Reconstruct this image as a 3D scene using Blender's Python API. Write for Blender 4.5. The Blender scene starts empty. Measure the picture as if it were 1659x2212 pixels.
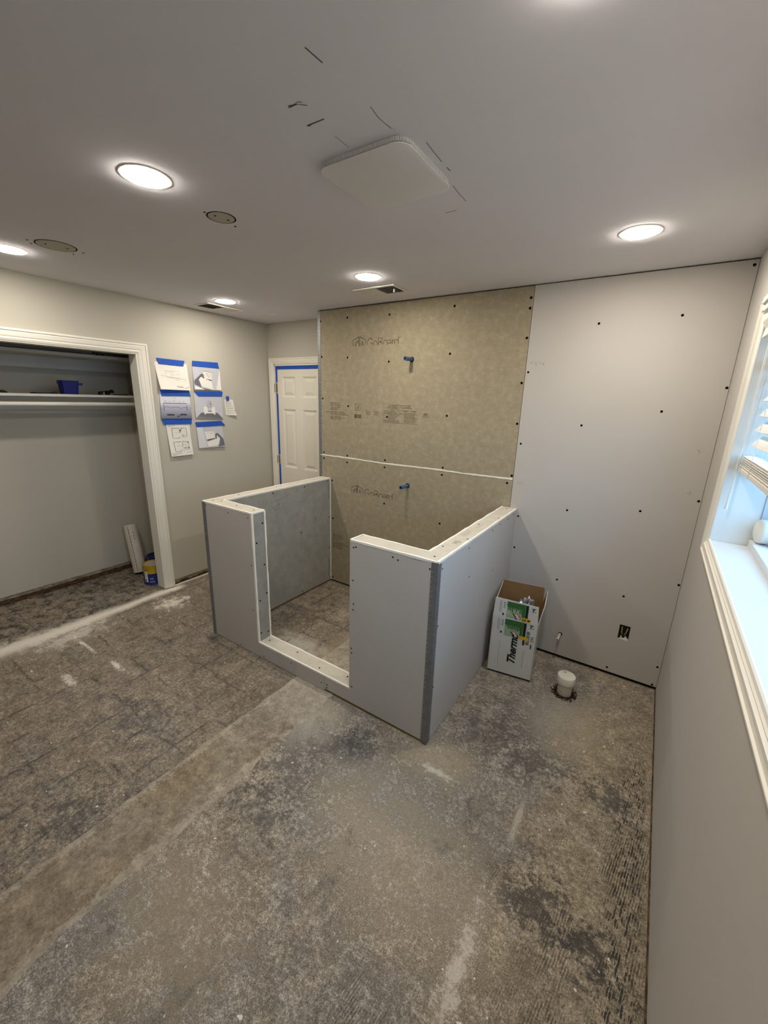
import bpy, bmesh, math, random
from mathutils import Vector, Matrix
random.seed(7)
S = bpy.context.scene
COL = S.collection

# ------------------------------------------------------------------ camera
CAM = Vector((1.8808, -2.8098, 1.738))
YAW, PITCH, ROLL, FPX = -0.5788, -0.2705, 0.0298, 880.04
fw = Vector((math.sin(YAW) * math.cos(PITCH), math.cos(YAW) * math.cos(PITCH), math.sin(PITCH)))
rt = Vector((math.cos(YAW), -math.sin(YAW), 0.0))
upv = rt.cross(fw)
r2 = rt * math.cos(ROLL) + upv * math.sin(ROLL)
u2 = upv * math.cos(ROLL) - rt * math.sin(ROLL)
cd = bpy.data.cameras.new('camera')
cam = bpy.data.objects.new('camera', cd)
COL.objects.link(cam)
cam.matrix_world = Matrix(((r2.x, u2.x, -fw.x, CAM.x), (r2.y, u2.y, -fw.y, CAM.y), (r2.z, u2.z, -fw.z, CAM.z), (0, 0, 0, 1)))
cd.sensor_fit = 'VERTICAL'
cd.sensor_height = 24.0
cd.lens = FPX * 24.0 / 2212.0
cd.clip_start = 0.02
S.camera = cam
S.cycles.use_light_tree = False      # six lamps only: plain light sampling is quicker

# ------------------------------------------------------------------ world, exposure
w = bpy.data.worlds.new('sky')
S.world = w
w.use_nodes = True
bg = w.node_tree.nodes['Background']
bg.inputs['Color'].default_value = (0.34, 0.61, 1.0, 1)
bg.inputs['Strength'].default_value = 6.2
LAMP = 214.0                       # radiance of a ceiling lamp's lens
S.view_settings.view_transform = 'Standard'
S.view_settings.look = 'None'
S.view_settings.exposure = 0.0
S.view_settings.gamma = 1.0
S.view_settings.use_curve_mapping = False

# ------------------------------------------------------------------ dimensions (metres)
H = 2.44
XL, XR, XD, XJ, YD = -1.633, 2.1465, -0.684, 1.101, 0.278
YFRONT = -4.6
XC = -2.37                                   # closet rear wall
HT, HC = 1.028, 0.1165
XL0, XL1, XR0, XR1 = -0.655, -0.555, 1.045, 1.149
YF, YI = -1.224, -1.118
XA, XB, XS = -0.140, 0.638, 0.447

# ------------------------------------------------------------------ materials
def lin(r, g, b):
    f = lambda c: (c / 255 / 12.92) if c / 255 <= 0.04045 else ((c / 255 + 0.055) / 1.055) ** 2.4
    return (f(r), f(g), f(b), 1.0)

class NT:
    def __init__(s, name):
        s.m = bpy.data.materials.new(name)
        s.m.use_nodes = True
        s.t = s.m.node_tree
        s.b = s.t.nodes['Principled BSDF']
    def new(s, typ, **kw):
        n = s.t.nodes.new(typ)
        for k, v in kw.items():
            setattr(n, k, v)
        return n
    def put(s, sock, v):
        if isinstance(v, (int, float)):
            sock.default_value = v
        elif isinstance(v, (tuple, list)):
            sock.default_value = v
        else:
            s.t.links.new(v, sock)
    def math(s, op, a, b=0.0, c=0.0, clamp=False):
        n = s.new('ShaderNodeMath', operation=op, use_clamp=clamp)
        s.put(n.inputs[0], a); s.put(n.inputs[1], b); s.put(n.inputs[2], c)
        return n.outputs[0]
    def co(s, scale=(1, 1, 1), kind='Object'):
        tc = s.new('ShaderNodeTexCoord')
        if scale == (1, 1, 1):
            return tc.outputs[kind]
        mp = s.new('ShaderNodeMapping')
        mp.inputs['Scale'].default_value = scale
        s.t.links.new(tc.outputs[kind], mp.inputs['Vector'])
        return mp.outputs[0]
    def noise(s, co, scale, detail=4.0, rough=0.55, dist=0.0):
        n = s.new('ShaderNodeTexNoise')
        s.put(n.inputs['Vector'], co)
        n.inputs['Scale'].default_value = scale
        n.inputs['Detail'].default_value = detail
        n.inputs['Roughness'].default_value = rough
        n.inputs['Distortion'].default_value = dist
        return n.outputs['Fac']
    def step(s, v, a, b, lo=0.0, hi=1.0):
        n = s.new('ShaderNodeMapRange', interpolation_type='SMOOTHSTEP')
        s.put(n.inputs['Value'], v)
        s.put(n.inputs['From Min'], a); s.put(n.inputs['From Max'], b)
        s.put(n.inputs['To Min'], lo); s.put(n.inputs['To Max'], hi)
        return n.outputs[0]
    def mix(s, f, a, b, mode='MIX'):
        n = s.new('ShaderNodeMix', data_type='RGBA', blend_type=mode)
        s.put(n.inputs[0], f); s.put(n.inputs[6], a); s.put(n.inputs[7], b)
        return n.outputs[2]
    def ramp(s, f, stops):
        n = s.new('ShaderNodeValToRGB')
        e = n.color_ramp.elements
        while len(e) < len(stops):
            e.new(0.5)
        for i, (p, c) in enumerate(stops):
            e[i].position = p; e[i].color = c
        s.put(n.inputs[0], f)
        return n.outputs[0]
    def bump(s, h, strength, dist=0.002):
        n = s.new('ShaderNodeBump')
        n.inputs['Strength'].default_value = strength
        n.inputs['Distance'].default_value = dist
        s.put(n.inputs['Height'], h)
        s.t.links.new(n.outputs[0], s.b.inputs['Normal'])

def mat(name, rgb, rough=0.6, var=0.06, vs=6.0, bump=0.0, bs=250.0, metal=0.0, spec=0.35):
    n = NT(name)
    c = lin(*rgb)
    if var:
        co = n.co()
        f = n.noise(co, vs, 5.0, 0.6)
        lo = tuple(x * (1 - var) for x in c[:3]) + (1,)
        hi = tuple(min(1, x * (1 + var)) for x in c[:3]) + (1,)
        n.put(n.b.inputs['Base Color'], n.ramp(f, [(0.3, lo), (0.7, hi)]))
        if bump:
            n.bump(n.noise(co, bs, 2.0), bump)
    else:
        n.b.inputs['Base Color'].default_value = c
    n.b.inputs['Roughness'].default_value = rough
    n.b.inputs['Metallic'].default_value = metal
    n.b.inputs['Specular IOR Level'].default_value = spec
    return n.m

def emit(name, rgb, strength):
    n = NT(name)
    n.b.inputs['Base Color'].default_value = (0.9, 0.9, 0.9, 1)
    n.b.inputs['Emission Color'].default_value = rgb
    n.b.inputs['Emission Strength'].default_value = strength
    return n.m

def board_mat():
    n = NT('cement_board')
    co = n.co()
    f = n.noise(co, 22, 8, 0.7)
    g = n.noise(n.co((1, 1, 1)), 3.0, 4, 0.6)
    fib = n.noise(n.co((14, 14, 60)), 3.0, 6, 0.7, 1.5)
    v = n.math('ADD', n.math('MULTIPLY', f, 0.55), n.math('MULTIPLY', fib, 0.45))
    c = n.ramp(v, [(0.34, lin(141, 130, 107)), (0.52, lin(158, 147, 122)), (0.66, lin(180, 169, 145))])
    c = n.mix(n.step(g, 0.35, 0.7, 0.0, 0.25), c, lin(144, 134, 115))
    n.put(n.b.inputs['Base Color'], c)
    n.b.inputs['Roughness'].default_value = 0.85
    n.b.inputs['Specular IOR Level'].default_value = 0.2
    n.bump(fib, 0.15, 0.001)
    return n.m

def grey_board_mat():
    n = NT('grey_board')
    co = n.co()
    f = n.noise(co, 12, 8, 0.7)
    st = n.noise(n.co((20, 20, 2.0)), 4.0, 5, 0.7, 0.8)
    c = n.ramp(f, [(0.3, lin(138, 136, 129)), (0.7, lin(160, 157, 148))])
    c = n.mix(n.step(st, 0.63, 0.74, 0.0, 0.35), c, lin(196, 192, 180))
    n.put(n.b.inputs['Base Color'], c)
    n.b.inputs['Roughness'].default_value = 0.8
    n.b.inputs['Specular IOR Level'].default_value = 0.2
    return n.m

def scar_mat(name, a, b, c):
    n = NT(name)
    f = n.noise(n.co((1.0, 6.0, 22.0)), 3.0, 7, 0.75, 0.6)
    n.put(n.b.inputs['Base Color'], n.ramp(f, [(0.36, lin(*a)), (0.5, lin(*b)), (0.66, lin(*c))]))
    n.b.inputs['Roughness'].default_value = 0.9
    n.bump(f, 0.6, 0.006)
    return n.m

def floor_mat():
    n = NT('concrete_floor')
    co = n.co()
    sep = n.new('ShaderNodeSeparateXYZ')
    n.t.links.new(co, sep.inputs[0])
    x, y = sep.outputs[0], sep.outputs[1]
    nL = n.noise(co, 1.7, 5, 0.6)
    nB = n.noise(co, 4.2, 8, 0.7, 0.4)
    nM = n.noise(co, 13, 10, 0.78)
    nF = n.noise(co, 60, 9, 0.8)
    nG = n.noise(co, 210, 4, 0.8)
    mixn = n.math('ADD', n.math('MULTIPLY', nM, 0.26), n.math('ADD', n.math('MULTIPLY', nF, 0.38), n.math('MULTIPLY', nG, 0.36)))
    v = n.math('ADD', n.math('MULTIPLY', n.math('SUBTRACT', mixn, 0.5), 3.6), 0.5)          # stretched to full contrast
    rn = n.math('MULTIPLY', n.math('SUBTRACT', n.math('ADD', n.math('MULTIPLY', nM, 0.6), n.math('MULTIPLY', nF, 0.4)), 0.5), 13.0)
    tan = n.ramp(v, [(0.20, lin(80, 72, 62)), (0.42, lin(126, 115, 99)), (0.58, lin(150, 138, 120)), (0.84, lin(196, 186, 167))])
    gry = n.ramp(v, [(0.20, lin(72, 69, 66)), (0.42, lin(114, 109, 102)), (0.58, lin(138, 132, 123)), (0.84, lin(190, 184, 173))])
    brn = n.ramp(v, [(0.20, lin(62, 56, 50)), (0.42, lin(106, 96, 84)), (0.58, lin(128, 116, 98)), (0.84, lin(172, 158, 134))])
    base = n.mix(n.step(nL, 0.42, 0.60, 0.05, 0.85), tan, gry)
    # dark residue patches
    dk = n.step(n.math('ADD', nB, n.math('MULTIPLY', rn, 0.035)), 0.56, 0.66)
    base = n.mix(n.math('MULTIPLY', dk, 0.62), base, n.ramp(v, [(0.2, lin(48, 46, 44)), (0.6, lin(88, 84, 79)), (0.85, lin(122, 115, 103))]))
    # left of the trench: browner film with the ghost of nine inch tiles
    left = n.step(n.math('ADD', x, n.math('MULTIPLY', rn, 0.012)), 0.235, 0.26, 1.0, 0.0)
    base = n.mix(n.math('MULTIPLY', left, 0.62), base, brn)
    wob = n.math('MULTIPLY', n.math('SUBTRACT', n.noise(co, 7, 8, 0.75), 0.5), 0.10)
    wob2 = n.math('MULTIPLY', n.math('SUBTRACT', n.noise(n.co((1.3, 1.1, 1)), 7, 8, 0.75), 0.5), 0.10)
    def gridline(c, off, wb, w0, w1):
        t = n.math('DIVIDE', n.math('SUBTRACT', n.math('ADD', c, wb), off), 0.2285)
        fr = n.math('ABSOLUTE', n.math('SUBTRACT', n.math('FRACT', n.math('ADD', t, 100.5)), 0.5))
        return n.step(fr, w0, w1, 1.0, 0.0)
    brk = n.step(n.noise(co, 7, 7, 0.75), 0.43, 0.58)
    gl = n.math('MAXIMUM', gridline(x, -0.13, wob, .008, .042), gridline(y, -1.745, wob2, .008, .042))
    halo = n.math('MAXIMUM', gridline(x, -0.13, wob, .02, .14), gridline(y, -1.745, wob2, .02, .14))
    gl = n.math('MULTIPLY', n.math('MULTIPLY', gl, brk), n.math('MULTIPLY', left, n.step(nF, 0.36, 0.50)))
    halo = n.math('MULTIPLY', n.math('MULTIPLY', halo, n.step(n.noise(n.co((1.1, 0.9, 1)), 5, 8, 0.75), 0.50, 0.64)), left)
    base = n.mix(n.math('MULTIPLY', halo, 0.55), base, n.ramp(v, [(0.2, lin(48, 49, 52)), (0.85, lin(116, 114, 110))]))
    base = n.mix(n.math('MULTIPLY', gl, 0.70), base, lin(48, 45, 43))
    # combed adhesive ridges, right hand side
    right = n.step(n.math('ADD', x, n.math('MULTIPLY', n.math('SUBTRACT', nB, 0.5), 1.2)), 1.62, 1.92)
    wv = n.new('ShaderNodeTexWave', wave_type='BANDS', bands_direction='X')
    bend = n.new('ShaderNodeMapping')
    bend.inputs['Rotation'].default_value = (0, 0, 0.14)
    n.t.links.new(co, bend.inputs['Vector'])
    n.put(wv.inputs['Vector'], bend.outputs[0])
    wv.inputs['Scale'].default_value = 36.0
    wv.inputs['Distortion'].default_value = 3.0
    wv.inputs['Detail'].default_value = 3
    wv.inputs['Detail Scale'].default_value = 0.5
    comb0 = n.step(wv.outputs['Fac'], 0.45, 0.75)
    cmask = n.math('MULTIPLY', n.step(n.noise(n.co((1.0, 0.6, 1)), 3.6, 7, 0.75), 0.475, 0.575), n.step(n.noise(n.co((3, 1, 1)), 16, 5, .75), 0.38, 0.53))
    far = n.step(y, -1.25, -0.95, 1.0, 0.0)
    comb = n.math('MULTIPLY', n.math('MULTIPLY', comb0, cmask), n.math('MULTIPLY', right, far))
    base = n.mix(n.math('MULTIPLY', right, 0.55), base, n.ramp(v, [(0.20, lin(86, 77, 64)), (0.5, lin(135, 123, 102)), (0.84, lin(178, 165, 140))]))
    base = n.mix(n.math('MULTIPLY', comb, 0.72), base, lin(46, 41, 36))
    mid = n.math('MULTIPLY', n.step(x, 0.7, 1.0), n.step(y, -2.15, -1.85, 1.0, 0.0))
    comb2 = n.math('MULTIPLY', n.math('MULTIPLY', comb0, mid), n.step(n.noise(n.co((1.0, 0.6, 1)), 4.4, 7, 0.75), 0.52, 0.62))
    base = n.mix(n.math('MULTIPLY', comb2, 0.5), base, lin(60, 54, 47))
    # black chunks in a strip along the window wall
    strip = n.math('MULTIPLY', n.step(n.math('ADD', x, n.math('MULTIPLY', rn, 0.012)), 1.97, 2.05), n.step(x, 2.108, 2.13, 1.0, 0.0))
    blk = n.math('MULTIPLY', n.step(n.noise(n.co((26, 12, 1)), 2.3, 5, 0.7), 0.51, 0.54), n.step(wv.outputs['Fac'], 0.10, 0.30))
    base = n.mix(n.math('MULTIPLY', n.math('MULTIPLY', n.math('MULTIPLY', strip, blk), n.step(y, -0.85, -0.55, 1.0, 0.3)), 0.92), base, lin(38, 38, 34))
    # single stains and bare spots
    def spot(base, cx, cy, rx, ry, col, amt):
        dx = n.math('DIVIDE', n.math('SUBTRACT', x, cx), rx)
        dy = n.math('DIVIDE', n.math('SUBTRACT', y, cy), ry)
        d = n.math('SQRT', n.math('ADD', n.math('MULTIPLY', dx, dx), n.math('MULTIPLY', dy, dy)))
        d = n.math('ADD', d, n.math('MULTIPLY', rn, 1.0))
        return n.mix(n.math('MULTIPLY', n.step(d, 0.25, 1.15, 1.0, 0.0), amt), base, col)
    for cx, cy, rx, ry, col, amt in [
            (1.78, -1.62, .13, .12, lin(62, 60, 60), .75), (1.985, -1.655, .10, .07, lin(60, 58, 57), .75),
            (1.98, -1.0, .08, .09, lin(66, 68, 68), .7), (0.86, -1.43, .14, .09, lin(66, 65, 65), .65), (1.62, -0.98, .22, .10, lin(76, 73, 71), .5),
            (0.68, -1.72, .18, .18, lin(78, 76, 73), .45), (1.45, -0.95, .20, .25, lin(86, 82, 79), .45), (0.73, -1.95, .16, .10, lin(72, 70, 68), .45),
            (0.78, -2.38, .26, .16, lin(146, 133, 111), .65), (1.25, -1.27, .16, .12, lin(164, 152, 128), .6),
            (1.35, -1.75, .30, .24, lin(166, 155, 134), .45), (1.70, -0.62, .14, .22, lin(182, 174, 158), .5), (1.05, -1.62, .20, .18, lin(158, 147, 127), .4),
            (0.10, -2.42, .18, .12, lin(74, 71, 70), .5), (-0.25, -1.95, .20, .12, lin(74, 72, 74), .4), (-0.30, -0.70, .20, .3, lin(88, 82, 72), .45),
            (0.0, -0.95, .28, .10, lin(182, 178, 167), .65), (0.33, -0.85, .16, .30, lin(169, 153, 122), .75),
            (1.64, -1.93, .030, .16, lin(206, 199, 188), .75), (1.24, -1.33, .07, .02, lin(206, 199, 186), .8), (1.66, -1.35, .012, .12, lin(196, 190, 178), .6),
            (-1.33, -1.16, .11, .12, lin(228, 221, 205), .8), (-1.44, -1.85, .12, .26, lin(216, 208, 192), .65),
            (-0.88, -2.07, .10, .022, lin(214, 208, 194), .8), (-0.80, -1.83, .08, .020, lin(220, 214, 200), .85), (-1.24, -1.85, .16, .012, lin(220, 214, 200), .8),
            (0.55, -1.45, .12, .16, lin(178, 170, 154), .55)]:
        base = spot(base, cx, cy, rx, ry, col, amt)
    # paint overspray along the closet threshold
    wob3 = n.math('MULTIPLY', n.math('SUBTRACT', n.noise(co, 3, 5, 0.6), 0.5), 0.10)
    dist = n.math('ABSOLUTE', n.math('ADD', n.math('ADD', x, 1.592), wob3))
    wid = n.step(y, -2.4, -1.1, 0.15, 0.060)
    line = n.step(n.math('ADD', n.math('DIVIDE', dist, wid), n.math('MULTIPLY', rn, 0.20)), 0.05, 1.15, 1.0, 0.0)
    lm = n.math('MULTIPLY', line, n.step(y, -0.98, -0.86, 1.0, 0.0))
    base = n.mix(n.math('MULTIPLY', lm, 0.88), base, lin(228, 221, 206))
    # closet: thicker black mastic
    cl = n.step(x, -1.68, -1.62, 1.0, 0.0)
    base = n.mix(n.math('MULTIPLY', n.math('MULTIPLY', cl, n.step(n.noise(n.co((1.2, 1, 1)), 10, 8, 0.78), 0.50, 0.57)), 0.78), base, lin(48, 44, 41))
    # paint specks
    sp = n.step(n.noise(co, 34, 2, 0.4), 0.735, 0.76)
    base = n.mix(n.math('MULTIPLY', sp, 0.85), base, lin(222, 217, 205))
    grain = n.new('ShaderNodeMapRange'); n.put(grain.inputs['Value'], v)
    for k_, q_ in (('From Min', 0.0), ('From Max', 1.0), ('To Min', 0.88), ('To Max', 1.44)): grain.inputs[k_].default_value = q_
    gc = n.new('ShaderNodeCombineColor')
    for k_ in range(3): n.put(gc.inputs[k_], grain.outputs[0])
    base = n.mix(1.0, base, gc.outputs[0], 'MULTIPLY')
    n.put(n.b.inputs['Base Color'], base)
    n.b.inputs['Roughness'].default_value = 0.80
    n.b.inputs['Specular IOR Level'].default_value = 0.3
    hgt = n.math('ADD', n.math('ADD', n.math('MULTIPLY', nF, 0.6), n.math('MULTIPLY', nM, 0.6)), n.math('ADD', n.math('MULTIPLY', comb, 0.3), n.math('MULTIPLY', gl, 0.4)))
    n.bump(n.math('ADD', nF, nM), 0.6, 0.004)
    return n.m

def trench_mat():
    n = NT('trench_concrete')
    co = n.co()
    sep = n.new('ShaderNodeSeparateXYZ')
    n.t.links.new(co, sep.inputs[0])
    x, y = sep.outputs[0], sep.outputs[1]
    a = n.noise(co, 15, 10, 0.78); b = n.noise(co, 90, 7, 0.8); l = n.noise(co, 2.5, 4, 0.6)
    mx = n.math('ADD', n.math('MULTIPLY', a, 0.6), n.math('MULTIPLY', b, 0.4))
    v = n.math('ADD', n.math('MULTIPLY', n.math('SUBTRACT', mx, 0.5), 2.4), 0.5)
    c = n.ramp(v, [(0.20, lin(92, 81, 67)), (0.5, lin(130, 116, 97)), (0.84, lin(168, 153, 129))])
    c = n.mix(n.step(l, 0.42, 0.62, 0.0, 0.5), c, n.ramp(v, [(0.2, lin(98, 92, 82)), (0.5, lin(138, 130, 116)), (0.84, lin(178, 168, 150))]))
    ed = n.math('ABSOLUTE', n.math('SUBTRACT', x, 0.366))
    em = n.step(n.math('ADD', ed, n.math('MULTIPLY', n.math('SUBTRACT', mx, 0.5), 0.22)), 0.108, 0.140)
    c = n.mix(n.math('MULTIPLY', em, 0.5), c, n.ramp(v, [(0.2, lin(140, 131, 115)), (0.84, lin(190, 180, 160))]))
    c = n.mix(n.math('MULTIPLY', n.step(n.math('ADD', y, n.math('MULTIPLY', n.math('SUBTRACT', mx, 0.5), 0.9)), -1.72, -1.40), 0.6), c, n.ramp(v, [(0.2, lin(136, 130, 119)), (0.84, lin(196, 189, 174))]))
    dk = n.step(n.noise(n.co((1, 3, 1)), 12, 4, 0.7), 0.62, 0.70)
    c = n.mix(n.math('MULTIPLY', dk, 0.4), c, lin(72, 64, 54))
    c = n.mix(1.0, c, (1.22, 1.22, 1.22, 1), 'MULTIPLY')
    n.put(n.b.inputs['Base Color'], c)
    n.b.inputs['Roughness'].default_value = 0.86
    n.b.inputs['Specular IOR Level'].default_value = 0.2
    n.bump(v, 0.5, 0.005)
    return n.m

def glass_mat():
    n = NT('window_glass')
    t = n.t
    out = [k for k in t.nodes if k.type == 'OUTPUT_MATERIAL'][0]
    tr = n.new('ShaderNodeBsdfTransparent'); tr.inputs[0].default_value = (0.9, 0.95, 0.97, 1)
    gl = n.new('ShaderNodeBsdfGlossy'); gl.inputs['Roughness'].default_value = 0.02
    mx = n.new('ShaderNodeMixShader'); mx.inputs[0].default_value = 0.08
    t.links.new(tr.outputs[0], mx.inputs[1]); t.links.new(gl.outputs[0], mx.inputs[2])
    t.links.new(mx.outputs[0], out.inputs['Surface'])
    return n.m

M = dict(
    floor=floor_mat(), trench=trench_mat(),
    ceiling=mat('ceiling_paint', (226, 223, 226), 0.9, 0.02, 2.0, 0.0, 300, spec=0.1),
    wall=mat('greige_paint', (186, 181, 167), 0.85, 0.02, 2.0, 0.0, 260, spec=0.15),
    rwall=mat('greige_paint_greyed', (182, 177, 169), 0.85, 0.02, 2.0, 0.0, 260, spec=0.15),  # same greige paint, its greyer look in this light put into the colour
    drywall=mat('drywall_paper', (186, 181, 173), 0.88, 0.02, 3.0, spec=0.12),
    greyboard=grey_board_mat(),
    cap=mat('cap_board', (196, 190, 174), 0.8, 0.07, 18.0),
    board=board_mat(),
    gapshade=mat('gap_shade', (22, 20, 18), 0.95, 0.2),  # near-black colour standing for shade in gaps and holes
    wood=mat('bottom_plate', (132, 112, 62), 0.85, 0.3, 25.0),
    framing=mat('framing_lumber', (120, 96, 64), 0.85, 0.2, 14.0),
    white=mat('white_trim', (226, 222, 210), 0.45, 0.02, 4.0),
    bead=mat('white_bead', (236, 233, 222), 0.6, 0.03, 20.0),
    putty=mat('white_filler', (226, 221, 204), 0.8, 0.06, 30.0),
    galv=mat('galvanised', (128, 129, 132), 0.5, 0.14, 30.0, metal=0.55),
    galvhole=mat('bead_hole', (200, 198, 192), 0.7, 0.0),
    screw=mat('black_screw', (10, 10, 10), 0.9, 0.0, spec=0.05),
    ink=mat('print_ink', (60, 52, 36), 0.9, 0.0),
    pencil=mat('pencil', (92, 90, 88), 0.9, 0.0),
    faint=mat('faint_pencil', (140, 136, 128), 0.9, 0.0),
    doorw=mat('door_white', (226, 220, 204), 0.5, 0.02, 5.0),
    tape=mat('blue_tape', (30, 78, 172), 0.7, 0.08, 30.0),
    hinge=mat('hinge_metal', (120, 112, 98), 0.45, 0.1, 30.0, metal=0.7),
    paper=mat('paper', (226, 222, 212), 0.8, 0.03, 10.0),
    ink2=mat('paper_ink', (60, 60, 66), 0.9, 0.0),
    ink3=mat('paper_faint_ink', (168, 164, 158), 0.9, 0.0),
    pgrey=mat('print_grey', (190, 190, 196), 0.8, 0.03, 10.0),
    pgrey2=mat('print_light_grey', (206, 206, 210), 0.8, 0.03, 10.0),
    pdark=mat('print_dark', (104, 104, 114), 0.8, 0.03, 10.0),
    pvc=mat('white_pvc', (226, 221, 208), 0.4, 0.03, 8.0),
    pvcold=mat('worn_pvc', (206, 198, 182), 0.5, 0.07, 12.0),
    blue=mat('blue_plastic', (20, 32, 128), 0.45, 0.05),
    dark=mat('dark_plastic', (24, 24, 26), 0.5, 0.1),
    rodgrey=mat('grey_tube', (120, 116, 110), 0.6, 0.08),
    closetwhite=mat('closet_shelf_white', (214, 210, 198), 0.55, 0.03),
    carton=mat('carton_white', (208, 206, 196), 0.75, 0.03, 8.0),
    kraft=mat('carton_kraft', (146, 112, 74), 0.9, 0.08, 14.0),
    cgreen=mat('carton_green', (56, 104, 50), 0.7, 0.12, 60.0),
    clight=mat('carton_light_green', (152, 172, 138), 0.7, 0.12, 90.0),
    cdark=mat('carton_black', (14, 30, 24), 0.7, 0.0),
    cyel=mat('carton_yellow', (214, 176, 36), 0.7, 0.0),
    cpink=mat('carton_pink', (166, 132, 124), 0.7, 0.15, 90.0),
    foil=mat('foil', (205, 205, 208), 0.22, 0.1, 40.0, metal=0.9),
    pipeblue=mat('blue_pipe', (66, 98, 142), 0.35, 0.5, 90.0),
    obox=mat('outlet_blue_shaded', (10, 14, 34), 0.5, 0.1),  # blue darkened to stand for shade inside the shallow box
    wire=mat('wire_yellow', (150, 130, 50), 0.5, 0.05),
    slat=mat('blind_white', (226, 222, 212), 0.5, 0.02),
    vinyl=mat('window_vinyl', (206, 208, 210), 0.5, 0.04),
    glass=glass_mat(),
    scar=scar_mat('torn_wall_edge', (88, 76, 62), (140, 128, 108), (178, 168, 148)),
    scarwood=scar_mat('exposed_plate', (34, 24, 16), (74, 50, 30), (120, 96, 62)),
    ground=mat('outside_ground', (120, 116, 104), 0.9, 0.2, 1.0),
    lens=emit('lamp_lens', (1.0, 0.925, 0.825, 1), LAMP),
    canblue=mat('can_blue', (28, 44, 116), 0.4, 0.05),
    canyel=mat('can_yellow', (196, 164, 34), 0.4, 0.1),
    canlid=mat('can_lid', (186, 174, 152), 0.5, 0.1, 25.0),
    fanwhite=mat('fan_plastic', (224, 221, 217), 0.9, 0.02, 4.0, spec=0.05),
    sillpaint=mat('sill_paint', (204, 204, 200), 0.45, 0.02, 4.0),
    ventshade=mat('vent_shade', (16, 15, 13), 0.9, 0.0),
)

# ------------------------------------------------------------------ mesh helpers
WL = {}
def wl(o):
    return WL.get(o.name, Vector((0, 0, 0))) if o else Vector((0, 0, 0))

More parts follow.
